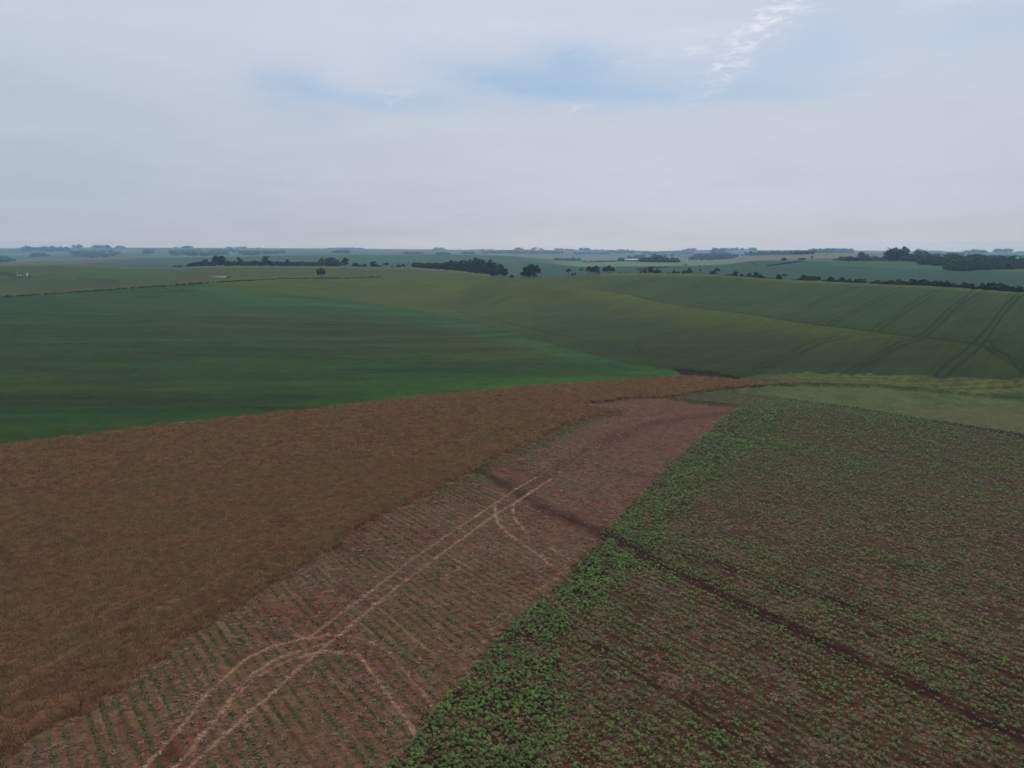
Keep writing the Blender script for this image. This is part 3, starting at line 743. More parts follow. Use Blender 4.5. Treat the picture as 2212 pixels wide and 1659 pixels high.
def build_soy():
    rs = np.random.RandomState(4); rng = random.Random(4)
    xs, ys = [], []
    for (r0, r1_, row, step) in ((45, 110, 0.42, 0.22), (110, 170, 0.46, 0.30), (170, 262, 0.56, 0.42)):
        x, y = rowed_points(r1_, row, step, rs, r0); xs.append(x); ys.append(y)
    x = np.concatenate(xs); y = np.concatenate(ys)
    z = terr(x, y); px, py = project(x, y, z)
    ok = inpoly(px, py, P_soy) & (px < 2620) & (py < 1900) & (py > 838)
    x, y, z, px, py = x[ok], y[ok], z[ok], px[ok], py[ok]
    wobx = (fbm(x / 4, y / 4, 81, 4) - 0.5) * 210 * (0.15 + (py - 850) / 800)
    dense = inpoly(px + wobx * 0.6, py, P_dense)
    u = x * U[0] + y * U[1]; v = x * V[0] + y * V[1]
    nz = fbm(x / 5.0, y / 5.0, 82, 4); st = fbm(v / 1.3, u / 12.0, 83, 3); st2 = fbm(v / 4.0, u / 40.0, 84, 3); fine = fbm(x / 1.3, y / 1.3, 85, 2)
    base = 0.46 + 0.30 * sm(py, 1200, 980) - 0.10 * sm(py, 1300, 1500)
    rowm = np.sin(v * 2 * math.pi / 1.15 + 2.2 * fbm(v / 6, u / 25, 29, 2))
    D = base + 0.10 - 0.08 * sm(py, 1200, 1400) + (nz - 0.5) * 0.8 + (st - 0.5) * 0.9 + (st2 - 0.5) * 1.3 + (fine - 0.5) * 0.4 + 0.62 * rowm
    D = np.where(dense, 0.92 + (fine - 0.5) * 1.8 + (nz - 0.5) * 0.7, D)
    for cx, cy, sx, sy, k in clumps:
        D += k * np.exp(-((px - cx) / sx) ** 2 - ((py - cy - (px - cx) * 0.45) / sy) ** 2)
    D = np.where((py < 885) & (px < 1680), D * 0.45, D)
    for w_, k_, pl in red_stripes[:6] + red_stripes[8:]:
        dd, _ = polydist(x, y, wl(pl)); D -= 0.62 * k_ * np.exp(-(dd / (w_ * 0.9)) ** 2); D += 0.3 * k_ * np.exp(-((dd - w_ * 2.0) / (w_ * 0.7)) ** 2)
    dB, _ = polydist(px, py, P_dense[-12:]); D = np.where(~dense, D + 0.35 * np.exp(-(dB / 60.0) ** 2), D)
    keep = rs.uniform(0, 1, len(x)) < np.clip(D, 0.02, 1) * np.where(dense, 0.88, 0.76)
    x, y, z, dense, D, px, py = x[keep], y[keep], z[keep], dense[keep], D[keep], px[keep], py[keep]
    r = np.hypot(x, y)
    s = rs.uniform(0.45, 1.2, len(x)) * np.where(dense, 0.90, 0.76) * (0.85 + 0.3 * np.clip(D, 0, 1)) * (1 + 0.35 * sm(r, 110, 230))
    print('soy plants', len(x))
    protos = [leaf_rosette(rng, 8, 0.25, 0.42, 0.060, 0.6), leaf_rosette(rng, 10, 0.28, 0.54, 0.065, 0.7), leaf_rosette(rng, 6, 0.22, 0.34, 0.06, 0.4), leaf_rosette(rng, 8, 0.25, 0.46, 0.06, 0.9)]
    mat = plain_mat('young_leaf', A(79, 97, 46), 0.65, 0.3, 3.0, 0.2, 0.15, 0.75, world=0.9, wsc=0.4, tint=A(70, 80, 42))
    scatter_obj('young_crop_plants', protos, np.stack([x, y, z], 1), np.stack([s, s, s], 1), np.stack([rs.normal(0, 0.08, len(x)), rs.normal(0, 0.08, len(x)), rs.uniform(0, 6.28, len(x))], 1),
                rs.randint(0, 4, len(x)), [mat], 'young green crop plants in drilled rows covering the field at the lower right', 'crop')


def build_stubble():
    rs = np.random.RandomState(9); rng = random.Random(9)
    # weeds in streaks
    x, y = rowed_points(215, 0.36, 0.18, rs, 45)
    z = terr(x, y); px, py = project(x, y, z)
    ok = inpoly(px, py, P_stub) & (px > -150) & (py < 1760)
    x, y, z, px, py = x[ok], y[ok], z[ok], px[ok], py[ok]
    u = x * U[0] + y * U[1]; v = x * V[0] + y * V[1]
    st = fbm(v / 1.1, u / 5.5, 91, 3); nz = fbm(x / 8, y / 8, 92, 3)
    dW, _ = polydist(x, y, wl(W_notch[:-1]))
    near_w = np.exp(-(dW / 12.0) ** 2)
    rowl = 0.5 + 0.5 * np.sin(v * 2 * math.pi / 1.15 + 2.2 * fbm(v / 6, u / 25, 29, 2))
    D = (0.42 + 2.0 * (st - 0.50) + 2.0 * (nz - 0.48) + 0.25 * near_w) * sm(rowl + (fbm(x / 0.8, y / 0.8, 97, 2) - 0.5) * 0.6, 0.50, 0.9)
    D = D * sm(px, 1400, 850)
    D = np.where(dW < 1.0, 0, D)
    D += 0.5 * np.exp(-(dW - 2.0) ** 2 / 2.0) * sm(py, 1150, 1000)
    for w_, k_, pl in straw_tracks[:9]:
        dd, _ = polydist(x, y, wl(pl)); D[dd < 0.6] = 0
    keep = rs.uniform(0, 1, len(x)) < np.clip(D * 1.9 * rs.uniform(0.3, 1.5, len(x)), 0.012, 0.95)
    x, y, z = x[keep], y[keep], z[keep]
    print('weeds', len(x))
    s = rs.uniform(0.38, 0.92, len(x))
    protos = [leaf_rosette(rng, 8, 0.17, 0.13, 0.06, 0.5), leaf_rosette(rng, 6, 0.20, 0.10, 0.05, 0.4), blade_tuft(rng, 12, 0.22, 0.07, 0.03)]
    mat = plain_mat('weed_leaf', A(58, 86, 38), 0.7, 0.3, 3.0, 0.2, 0.25, 0.6)
    scatter_obj('weeds', protos, np.stack([x, y, z], 1), np.stack([s, s, s], 1), np.stack([0 * x, 0 * x, rs.uniform(0, 6.28, len(x))], 1), rs.randint(0, 3, len(x)), [mat],
                'low green weeds in streaks over the harvested strip between wheat and young crop', 'weeds')
    # straw litter
    n = 260000
    r = np.sqrt(rs.uniform(48**2, 190**2, n)) * np.sqrt(rs.uniform(0.35, 1, n)); a = rs.uniform(R(-50), R(51), n)
    x, y = r * np.sin(a), r * np.cos(a); z = terr(x, y); px, py = project(x, y, z)
    ok = (inpoly(px, py, P_stub) | inpoly(px, py, P_soy)) & (px > -100) & (px < 2500) & (py < 1850) & (py > 870)
    ok &= rs.uniform(0, 1, n) < np.clip(1.6 * (fbm(x / 3, y / 3, 95, 3) - 0.28), 0.05, 1)
    ok &= rs.uniform(0, 1, n) < np.where(inpoly(px, py, P_soy), 0.60, 0.62)
    for w_, k_, pl in red_stripes[:6]:
        dd, _ = polydist(x, y, wl(pl)); ok &= ~((dd < w_ * 1.25) & (rs.uniform(0, 1, n) < k_))
    ex, ey = [], []
    for w_, k_, pl in straw_tracks:
        for (x1, y1), (x2, y2) in zip(wl(pl)[:-1], wl(pl)[1:]):
            m = int(math.hypot(x2 - x1, y2 - y1) * 2.3 * k_ * k_); t = rs.uniform(0, 1, m)
            ex.append(x1 + (x2 - x1) * t + rs.normal(0, w_ * 0.12, m)); ey.append(y1 + (y2 - y1) * t + rs.normal(0, w_ * 0.12, m))
    ex = np.concatenate(ex); ey = np.concatenate(ey)
    x = np.concatenate([x[ok], ex]); y = np.concatenate([y[ok], ey]); z = terr(x, y); ntr = len(ex)
    rng2 = random.Random(3); protos = []
    for k in range(3):
        co, fc = [], []
        for i in range(9):
            cx, cy = rng2.gauss(0, 0.16), rng2.gauss(0, 0.16); a_ = rng2.uniform(0, 3.14); l = rng2.uniform(0.08, 0.22); w = 0.02
            h0 = rng2.uniform(0.02, 0.10); h1 = rng2.uniform(0.02, 0.10); b = len(co)
            dx, dy = math.cos(a_) * l, math.sin(a_) * l; ex, ey = -math.sin(a_) * w, math.cos(a_) * w
            co += [(cx - dx - ex, cy - dy - ey, h0), (cx + dx - ex, cy + dy - ey, h1), (cx + dx + ex, cy + dy + ey, h1 + 0.01), (cx - dx + ex, cy - dy + ey, h0 + 0.01)]
            fc += [(b, b + 1, b + 2), (b, b + 2, b + 3)]
        protos.append((np.array(co), np.array(fc), np.zeros(len(fc), int)))
    protos += [(c_ * np.array([1, 1, 1.0]), f_, m_ + 1) for c_, f_, m_ in protos]
    pick = rs.randint(0, 3, len(x)); pick[len(x) - ntr:] += 3
    print('straw', len(x))
    s = rs.uniform(0.6, 1.3, len(x))
    mat = plain_mat('straw', A(108, 82, 66), 0.85, 0.3, 6.0, 0.2, 0.1, 0.7)
    scatter_obj('straw_litter', protos, np.stack([x, y, z], 1), np.stack([s, s, s], 1), np.stack([0 * x, 0 * x, rs.uniform(0, 6.28, len(x))], 1), pick, [mat, plain_mat('crushed_straw', A(142, 114, 92), 0.85, 0.3, 6.0, 0.2, 0.1, 0.5)],
                'pale chopped straw lying over the red soil of the harvested strip', 'straw')


def build_ears():
    rs = np.random.RandomState(12); rng = random.Random(12)
    n = 420000
    r = np.sqrt(rs.uniform(50**2, 262**2, n)); r = np.where(rs.uniform(0, 1, n) < 0.35, 50 + (r - 50) * 0.45, r); a = rs.uniform(R(-52), R(22), n)
    x, y = r * np.sin(a), r * np.cos(a); z = terr(x, y); px, py = project(x, y, z)
    jx, jy = project(x + (fbm(x / 1.3, y / 1.3, 61, 3) - 0.5) * 3.0, y + (fbm(x / 1.3, y / 1.3, 62, 3) - 0.5) * 3.0, z)
    ok = inpoly(jx, jy, P_wheat) & (px > -120) & (rs.uniform(0, 1, n) < sm(fbm(x / 6.0, y / 6.0, 96, 3), -0.15, 0.35)) & (py < 1760)
    x, y, z, r = x[ok], y[ok], z[ok], r[ok]
    nz = fbm(x / 2.2, y / 2.2, 3, 3); n9 = fbm(x / 9.0, y / 3.0, 55, 3)
    dW, sW = polydist(x, y, wl(W_notch[:-1])); z = z + (0.06 + 0.34 * sm(dW, 0.1, 1.2)) - 0.04 + (nz - 0.5) * 0.2 + (n9 - 0.5) * 0.2
    kp = np.ones(len(x), bool)
    for pl, w_, k_ in wheat_lines:
        dd, _ = polydist(x, y, wl(pl)); kp &= ~((dd < 0.34) & (rs.uniform(0, 1, len(x)) < k_ * 0.75))
    x, y, z, r = x[kp], y[kp], z[kp], r[kp]
    print('ears', len(x))
    s = rs.uniform(0.5, 0.95, len(x)) * (1 + 0.6 * sm(r, 90, 200))
    protos = [blade_tuft(rng, 16, 0.55, 0.20, 0.035) for _ in range(4)]
    mat = plain_mat('ripe_ear', A(132, 101, 73), 0.85, 0.3, 3.0, 0.15, 0.3, 0.8, world=0.7, wsc=0.6, tint=A(120, 97, 68))
    scatter_obj('wheat_ears', protos, np.stack([x, y, z], 1), np.stack([s, s, s * 0.9], 1), np.stack([0 * x, 0 * x, rs.uniform(0, 6.28, len(x))], 1), rs.randint(0, 4, len(x)), [mat],
                'dry brown ears and stalks topping the ripe wheat', 'wheat')


def tube(co, fc, p0, p1, r0, r1, n=6):
    p0 = np.array(p0, float); p1 = np.array(p1, float); d = p1 - p0; d /= np.linalg.norm(d)
    a = np.cross(d, (0, 0, 1.0)); a = np.cross(d, (1.0, 0, 0)) if np.linalg.norm(a) < 0.1 else a
    a /= np.linalg.norm(a); b = np.cross(d, a); o = len(co)
    for p, r in ((p0, r0), (p1, r1)):
        for i in range(n):
            t = 2 * math.pi * i / n; co.append(tuple(p + (a * math.cos(t) + b * math.sin(t)) * r))
    for i in range(n):
        j = (i + 1) % n; fc.append((o + i, o + j, o + n + j, o + n + i))


LOBES = {  # kind: trunk height, lobes (x, y, z, rx, ry, rz) for a tree 1 high and 1 wide
    'round': (0.30, [(0, 0, .56, .36, .36, .34), (-.24, .1, .46, .25, .25, .24), (.25, -.05, .48, .25, .25, .26), (.05, .2, .74, .26, .26, .22), (-.1, -.2, .70, .25, .25, .22)]),
    'dome': (0.12, [(0, 0, .45, .42, .40, .42), (-.28, .1, .30, .24, .24, .27), (.30, 0, .30, .22, .22, .27), (.1, .1, .70, .25, .25, .27), (-.15, -.1, .66, .22, .22, .22)]),
    'oval': (0.28, [(0, 0, .62, .40, .40, .36), (0.1, 0, .42, .30, .30, .2), (-.12, 0, .52, .34, .34, .26), (.02, .1, .84, .22, .22, .15)]),
    'ragged': (0.25, [(0, 0, .40, .36, .34, .28), (-.22, 0, .30, .24, .24, .2), (.24, 0, .34, .22, .22, .2), (.08, 0, .70, .22, .2, .18), (-.14, .1, .82, .13, .12, .12), (.2, 0, .88, .10, .1, .10), (-.3, 0, .6, .12, .1, .1)]),
    'umbrella': (0.55, [(0, 0, .78, .42, .42, .17), (-.3, 0, .68, .2, .2, .13), (.3, .05, .70, .2, .2, .13), (.05, -.1, .90, .25, .25, .10)]),
    'droop': (0.35, [(0, 0, .72, .34, .34, .26), (-.26, 0, .58, .22, .22, .26), (.30, 0, .56, .19, .2, .22), (.02, 0, .52, .2, .2, .15)]),
    'tall': (0.3, [(0, 0, .45, .34, .34, .25), (.06, 0, .66, .34, .32, .22), (-.05, 0, .86, .24, .24, .14), (-.3, 0, .3, .18, .18, .18), (.28, .0, .32, .2, .2, .2)]),
    'open': (0.45, [(-.2, 0, .70, .24, .24, .16), (.22, 0, .64, .22, .22, .15), (.02, .1, .88, .20, .2, .11), (.36, 0, .46, .13, .12, .1), (-.38, 0, .5, .12, .12, .1), (.05, 0, .52, .14, .14, .09)]),
    'bush': (0.05, [(0, 0, .46, .44, .42, .42), (-.26, 0, .34, .24, .24, .30), (.26, 0, .38, .24, .24, .32), (.05, 0, .72, .24, .24, .26)]),
    'lowbush': (0.05, [(-.3, 0, .4, .22, .26, .38), (0, 0, .5, .28, .3, .46), (.3, 0, .38, .24, .26, .36), (.12, .1, .7, .16, .2, .28)]),
    'columns': (0.3, [(0, 0, .60, .34, .3, .34), (-.22, 0, .52, .2, .2, .34), (.24, 0, .58, .2, .2, .36), (.03, 0, .84, .18, .18, .16)]),
}


def crown_mesh(kind, seed, nleaf=800, ls=0.085):
    rng = np.random.RandomState(seed)
    th, lobes = LOBES[kind]; co, fc = [], []
    vol = np.array([l[3] * l[4] * l[5] for l in lobes]); vol = vol ** 0.7 / (vol ** 0.7).sum()
    # smaller clumps round every lobe give the broken outline
    cl = []
    for l, p in zip(lobes, vol):
        for _ in range(int(4 + 26 * p)):
            d = rng.normal(size=3); d /= np.linalg.norm(d); t = rng.uniform(0.35, 0.95)
            cl.append((l[0] + d[0] * l[3] * t, l[1] + d[1] * l[4] * t, l[2] + d[2] * l[5] * t, rng.uniform(0.28, 0.5) * min(l[3], l[5] * 1.4)))
    for i in range(nleaf):
        c = cl[rng.randint(len(cl))]; d = rng.normal(size=3); d /= np.linalg.norm(d)
        p = np.array(c[:3]) + d * c[3] * rng.uniform(0.4, 1.0) * np.array([1, 1, 0.8])
        p[2] = min(max(p[2], 0.02), 1.02)
        n = d + rng.normal(size=3) * 0.5 + np.array([0, 0, 0.4]); n /= np.linalg.norm(n)
        a = np.cross(n, rng.normal(size=3)); a /= np.linalg.norm(a); b = np.cross(n, a); s = ls * rng.uniform(0.6, 1.3)
        o = len(co)
        co += [tuple(p - a * s), tuple(p - b * s * .6), tuple(p + a * s), tuple(p + b * s * .6)]; fc.append((o, o + 1, o + 2, o + 3))
    co = np.array(co); co[:, 2] = co[:, 2] * 1.0 / np.percentile(co[:, 2], 99.3)
    for k in (0, 1):
        w = np.percentile(np.abs(co[:, k]), 98.5); co[:, k] *= 0.5 / w
    return co, np.array(fc), np.zeros(len(fc), int)


def palm_crown(seed, n=14):
    rng = random.Random(seed); co, fc = [], []
    for i in range(n):
        a = 2 * math.pi * i / n + rng.uniform(-.2, .2); up = rng.uniform(0.02, 0.20); L = rng.uniform(.38, .5); w = 0.07
        pts = [(0, .84), (L * .45, .84 + up), (L * .85, .80 + up * .4), (L, .66 + up * .2)]
        ca, sa = math.cos(a), math.sin(a)
        for (r0, z0), (r1, z1) in zip(pts[:-1], pts[1:]):
            for sd in (-1, 1):
                o = len(co)
                co += [(ca * r0, sa * r0, z0), (ca * r1, sa * r1, z1), (ca * r1 - sa * w * sd, sa * r1 + ca * w * sd, z1 - .05), (ca * r0 - sa * w * sd, sa * r0 + ca * w * sd, z0 - .05)]
                fc.append((o, o + 1, o + 2, o + 3))
    return np.array(co), np.array(fc), np.zeros(len(fc), int)


def trunk_mesh(kind, seed):
    rng = random.Random(seed); co, fc = [], []
    if kind == 'palm':
        tube(co, fc, (0, 0, 0), (.02, 0, .42), .035, .03); tube(co, fc, (.02, 0, .42), (0, 0, .86), .03, .024)
        return np.array(co), np.array(fc), np.ones(len(fc), int)
    th, lobes = LOBES[kind]; r = .045 if th > 0.2 else .035
    tube(co, fc, (0, 0, -0.02), (.01, 0, max(th, .12)), r * 1.2, r * .8)
    tube(co, fc, (.01, 0, max(th, .12)), (0, 0, .8), r * .8, r * .25)
    for l in lobes[:4]:
        tube(co, fc, (.005, 0, max(th, .12) * rng.uniform(.8, 1.1)), (l[0] * .8, l[1] * .8, l[2]), r * .5, r * .15, 5)
    return np.array(co), np.array(fc), np.ones(len(fc), int)


LEAF = plain_mat('tree_leaf', A(48, 60, 42), 0.7, 0.5, 3.0, 0.2, 0.1, 0.5)
LEAF2 = plain_mat('tree_leaf_pale', A(74, 78, 66), 0.7, 0.4, 3.0, 0.2, 0.1, 0.4)
LEAF3 = plain_mat('tree_leaf_far', A(62, 76, 60), 0.7, 0.5, 3.0, 0.2, 0.1, 0.5)  # leaf colour lightened to add haze to the distant woods
BARK = plain_mat('bark', A(62, 54, 46), 0.9, 0.4, 6.0, 0.1)
CACHE = {}


def tree_parts(kind, var):
    k = (kind, var)
    if k not in CACHE:
        CACHE[k] = (palm_crown(var) if kind == 'palm' else crown_mesh(kind, 100 + var * 7 + len(kind)), trunk_mesh(kind, var))
    return CACHE[k]


MESH = {}


def tree(px, ytop, wpx, rf, kind, label, name='tree', cat='tree', group=None, pale=False, r=None, hmin=2.5, seed=0, ybase=None):
    """tree whose top is seen at (px, ytop), wpx photo units wide, at rf times the distance of the first crest (or at r)"""
    if r is None:
        r = float(C1r(px)) * rf
    az = float(paz(px, 580.0)); x, y = r * math.sin(az), r * math.cos(az)
    if ybase is not None:
        x, y = hit(px, ybase, 240 if ybase > float(C1y(px)) - 1 else float(C1r(px)) * 1.1); r = math.hypot(x, y)
    zg = float(terr(x, y)); zt = H + r * float(pslope(px, ytop)); h = max(zt - zg, hmin)
    w = 1.12 * wpx / F * r
    var = (seed + int(px)) % 3
    root = bpy.data.objects.new(name, None); COL.objects.link(root); root.empty_display_size = 1
    root.location = (x, y, zg - 0.1); root.scale = (w, w, h); root.rotation_euler = (0, 0, ((px * 7.3) % 1.2) - 0.6)
    root['label'] = label; root['category'] = cat
    if group: root['group'] = group
    key = (kind, var, pale)
    if key not in MESH:
        (cc, cf, _), (tc_, tf, _) = tree_parts(kind, var)
        c = mesh_obj('crown', cc, cf, LEAF2 if pale else LEAF); t = mesh_obj('trunk', tc_, tf, BARK)
        MESH[key] = (c.data, t.data)
    else:
        c = bpy.data.objects.new('crown', MESH[key][0]); t = bpy.data.objects.new('trunk', MESH[key][1]); COL.objects.link(c); COL.objects.link(t)
    c.parent = root; t.parent = root
    return root


def sx2(s): return 367.9 + s / 5.671
def sx3(s): return 735.8 + s / 5.671
def sx4(s): return 1103.7 + s / 5.671
def sx5(s): return 1471.6 + s / 5.671
def sx6(s): return 1821.6 + s / 5.671
def sy(s): return 501.7 + s / 5.671


def build_trees():
    gl = 'trees along the left crest'
    # ---- left crest row
    line_stuff('tree_line_undergrowth', 'low dark undergrowth joining the trees of the left tree line', 'undergrowth', [(425, 572.6), (520, 572.3), (640, 572.8), (735, 573.4)], 0.75, 5.5, 10, 1010, jit=8.0)
    rows2 = [
        (60, 415, 55, 'bush', 'tiny dark bush peeking over the crest, leftmost of the long left tree line'),
        (125, 405, 60, 'bush', 'small dark bush, second from the left end of the left tree line'),
        (215, 395, 42, 'bush', 'small round bush just left of the first taller clump of the left tree line'),
        (262, 378, 70, 'dome', 'low rounded tree at the left end of the continuous left tree line'),
        (330, 372, 72, 'dome', 'sloping low tree between the two small rounded ones at the left tree line start'),
        (390, 358, 66, 'dome', 'dark tree touching the left side of the tall dome left of the big round tree'),
        (448, 332, 82, 'dome', 'mid-sized domed tree, a step left of the biggest round tree on the crest'),
        (520, 352, 62, 'bush', 'dark bushy tree tucked against the left flank of the biggest round tree'),
        (607, 290, 145, 'dome', 'biggest tree of the left tree line, broad and almost black, with a pointed dome'),
        (712, 347, 84, 'bush', 'low dark tree touching the right flank of the biggest round tree'),
        (780, 356, 66, 'bush', 'flat-topped bush left of the tall irregular tree on the left crest'),
        (860, 308, 84, 'tall', 'tall irregular dark tree midway between the biggest round tree and the ragged peak'),
        (935, 358, 76, 'lowbush', 'low dark thicket tree just right of the tall irregular one'),
        (1040, 343, 96, 'lowbush', 'broad low dark tree in the middle of the left tree line'),
        (1110, 355, 62, 'bush', 'small dark tree left of the ragged pointed one'),
        (1180, 290, 92, 'ragged', 'tall ragged tree with spiky bare top branches in the left tree line'),
        (1246, 356, 56, 'bush', 'small bush at the right foot of the tall ragged tree'),
        (1312, 350, 48, 'open', 'thin leaning small tree with an open crown in the left tree line'),
        (1365, 363, 54, 'bush', 'little round bush between the thin leaning tree and the knobby one'),
        (1432, 330, 62, 'ragged', 'knobby narrow tree poking above the low right part of the left tree line'),
        (1495, 374, 84, 'lowbush', 'low flat thicket tree right of the knobby narrow tree'),
        (1565, 373, 84, 'lowbush', 'low flat thicket tree sloping down to the gap in the left tree line'),
        (1690, 378, 96, 'lowbush', 'low mound of bushes before the pale bare trees'),
        (1765, 392, 50, 'lowbush', 'very low bush just left of the pale greyish trees'),
        (1942, 372, 60, 'bush', 'dark bush under the pale greyish trees, left one'),
        (1995, 372, 70, 'bush', 'dark bush under the pale greyish trees, right one'),
        (2060, 386, 32, 'bush', 'small dark shrub between the pale trees and the lone lollipop tree'),
    ]
    for i, (s, t, w, k, lb) in enumerate(rows2):
        tree(sx2(s), sy(t), w / 5.67, 1.05 + 0.02 * ((i * 7) % 5), k, lb, 'bush' if 'bush' in k and w < 66 else 'tree', 'bush' if 'bush' in k and w < 66 else 'tree', gl, seed=i)
    for s, t, w, k, lb in [(1860, 313, 66, 'oval', 'pale greyish tree with thin crown, leftmost of the grey trees on the crest'),
                           (1912, 330, 50, 'open', 'narrow pale greyish tree between two wider grey trees'),
                           (1968, 312, 100, 'round', 'widest pale greyish tree of the grey group on the crest'),
                           (2036, 335, 66, 'round', 'pale greyish tree at the right end of the grey group')]:
        tree(sx2(s), sy(t), w / 5.67, 1.12, k, lb, group='pale trees on the left crest', pale=True)
    for i, (s, t, w, k, lb) in enumerate([
        (55, 311, 74, 'oval', 'lone lollipop tree with egg-shaped crown on a thin trunk, right of the grey trees'),
        (178, 375, 84, 'lowbush', 'low wide bush right of the lollipop tree'), (245, 395, 42, 'bush', 'tiny bush joining two low bushes right of the lollipop tree'),
        (298, 386, 52, 'bush', 'greyish small bush left of the small domed tree'), (400, 357, 80, 'dome', 'small pointed domed tree midway between the lollipop tree and the wood'),
        (466, 396, 62, 'lowbush', 'flat bush at the right foot of the small pointed domed tree'), (558, 371, 62, 'umbrella', 'small dark tree with a flat tufted top right of the domed one'),
        (630, 408, 28, 'bush', 'tiny shrub in the gap on the crest'), (708, 388, 52, 'bush', 'round dark bush standing free left of the small oval tree'),
        (766, 388, 54, 'open', 'thin greyish bush between the round bush and the small oval tree'), (902, 367, 50, 'oval', 'small oval tree standing just before the big wood begins')]):
        tree(sx3(s), sy(t), w / 5.67, 1.07, k, lb, 'bush' if 'bush' in k else 'tree', 'bush' if 'bush' in k else 'tree', gl, seed=i)
    wood = [(965, 374, 90), (1045, 386, 80), (1105, 380, 60), (1160, 386, 70), (1195, 376, 60), (1260, 380, 80), (1300, 362, 60), (1350, 345, 90), (1405, 354, 70), (1455, 362, 80), (1530, 345, 110),
            (1590, 338, 90), (1662, 317, 110), (1710, 334, 80), (1752, 345, 60), (1830, 341, 120), (1872, 368, 80)]
    wl_ = ['at its left tip', 'second from its left tip', 'third from its left tip', 'small and fourth from its left tip', 'fifth from its left tip', 'before its taller part begins', 'where its top steps up', 'first of its taller crowns, with a square head',
           'just right of the square-headed crown', 'in a shallow dip of its skyline', 'with a broad crown left of its summit', 'against the left of its summit', 'highest of all, at its summit', 'just right of its summit', 'small and pointed right of its summit', 'broad and rounded near its right end', 'lowest, at its right end']
    for i, ((s, t, w), d) in enumerate(zip(wood, wl_)):
        tree(sx3(s), sy(t), 1.45 * w / 5.67, 1.09 + 0.09 * (i / 16.0), ('dome', 'round', 'dome', 'bush')[i % 4], 'dark tree of the small wood, ' + d, group='trees of the small wood', seed=i)
    line_stuff('undergrowth', 'dark undergrowth filling the foot of the small wood', 'undergrowth', [(sx3(930), sy(428)), (sx3(1200), sy(432)), (sx3(1500), sy(448)), (sx3(1700), sy(452)), (sx3(1880), sy(436))], 0.9, 7, 9, 930, jit=6.0)
    for s, t, b, w, k, lb, n in [
        (1590, 428, 478, 56, 'bush', 'dark bush standing in front of the small wood, left of two', 'bush'), (1652, 430, 484, 76, 'lowbush', 'wide dark bush in front of the small wood, right of two', 'bush'),
        (1725, 430, 496, 60, 'umbrella', 'small flat-topped tree alone just right of the small wood', 'tree'), (1868, 450, 512, 84, 'bush', 'wide bushy tree left of the tall dark column', 'tree'),
        (1962, 397, 522, 90, 'tall', 'tall dark columnar tree above the crest between wood and twin trees', 'tree'), (2022, 447, 524, 56, 'oval', 'small rounded tree leaning on the tall dark column', 'tree'),
        (2095, 514, 558, 52, 'bush', 'round dark bush alone on the field edge left of the twin trees', 'bush'), (1068, 500, 532, 22, 'umbrella', 'tiny lone shrub out in the field below the small wood', 'bush')]:
        tree(sx3(s), sy(t), w / 5.67, 0.99, k, lb, n, n)
    tree(694, 578, 16.5, 0, 'droop', 'lone dark tree with drooping umbrella crown in front of the left tree line', ybase=602.3)
    tree(177 / 10.0, 637.5, 4.5, 0, 'bush', 'small dark bush sticking up at the left end of the grass bank', 'bush', 'bush', ybase=643)
    tree(sx4(-2400) + 0, 596, 3, 0, 'bush', 'small bush on the grass bank midway along the left field', 'bush', 'bush', ybase=598) if False else None
    # ---- twin trees at the centre and the row right of them
    for s, t, w, k, lb in [(200, 425, 130, 'dome', 'broad bushy left crown of the big tree cluster at the centre'), (225, 392, 70, 'ragged', 'slim tall tree rising from the big centre cluster, left top'),
                           (268, 394, 80, 'tall', 'tallest narrow tree in the middle of the big centre cluster'), (322, 404, 84, 'open', 'loose airy tree on the right of the big centre cluster')]:
        tree(sx4(s), sy(t), w / 5.67, 0.995, k, lb, group='tree cluster at the centre')
    mid = [(708, 440, 52, 'umbrella', 'small umbrella tree on a thin trunk, first right of the centre cluster'), (752, 500, 24, 'bush', 'tiny round bush left of a thin pointed shrub'),
           (786, 487, 18, 'tall', 'thin pointed shrub beside a tiny round bush'), (860, 438, 54, 'palm', 'small palm-like tree with spread fronds right of the thin pointed shrub'),
           (955, 417, 62, 'open', 'leaning tree at the left of the three linked trees'), (1008, 420, 70, 'round', 'middle tree of the three linked trees'),
           (1050, 408, 62, 'tall', 'densest tree at the right of the three linked trees'), (1076, 480, 20, 'bush', 'small shrub at the foot of the densest of the three linked trees'),
           (1158, 424, 60, 'round', 'rounded tree on a bare trunk, left of the second trio'), (1203, 405, 62, 'open', 'taller airy tree in the middle of the second trio'),
           (1246, 430, 56, 'open', 'thin tree at the right of the second trio'), (1328, 480, 14, 'bush', 'speck of a shrub right of the second trio'), (1410, 486, 12, 'bush', 'second speck of a shrub right of the second trio'),
           (1592, 470, 30, 'bush', 'tiny dark bush under the pale forked tree'), (1715, 418, 62, 'ragged', 'tall dark knobby tree at the end of the short hedge line'),
           (1765, 478, 36, 'lowbush', 'low bush linking the knobby tree and the round one'), (1792, 449, 82, 'bush', 'wide round dark tree right of the knobby tree'),
           (1932, 485, 14, 'bush', 'speck of a shrub right of the wide round dark tree'), (1998, 465, 42, 'bush', 'round dark bush, first of four spaced bushes on the right crest'),
           (2048, 478, 30, 'bush', 'smallest of four spaced bushes on the right crest'), (2120, 466, 42, 'bush', 'egg-shaped dark bush left of the larger rounded tree on the right crest'),
           (2192, 438, 68, 'dome', 'larger rounded dark tree, last of the spaced row before the palm-topped bush')]
    for i, (s, t, w, k, lb) in enumerate(mid):
        b = k in ('bush', 'lowbush') and 'tree' not in lb.split(',')[0]
        tree(sx4(s), sy(t), w / 5.67, 1.012 + 0.006 * (i % 3), k, lb, 'palm_tree' if k == 'palm' else 'bush' if b else 'tree', 'palm' if k == 'palm' else 'bush' if b else 'tree', 'trees strung along the right crest', hmin=1.5, seed=i)
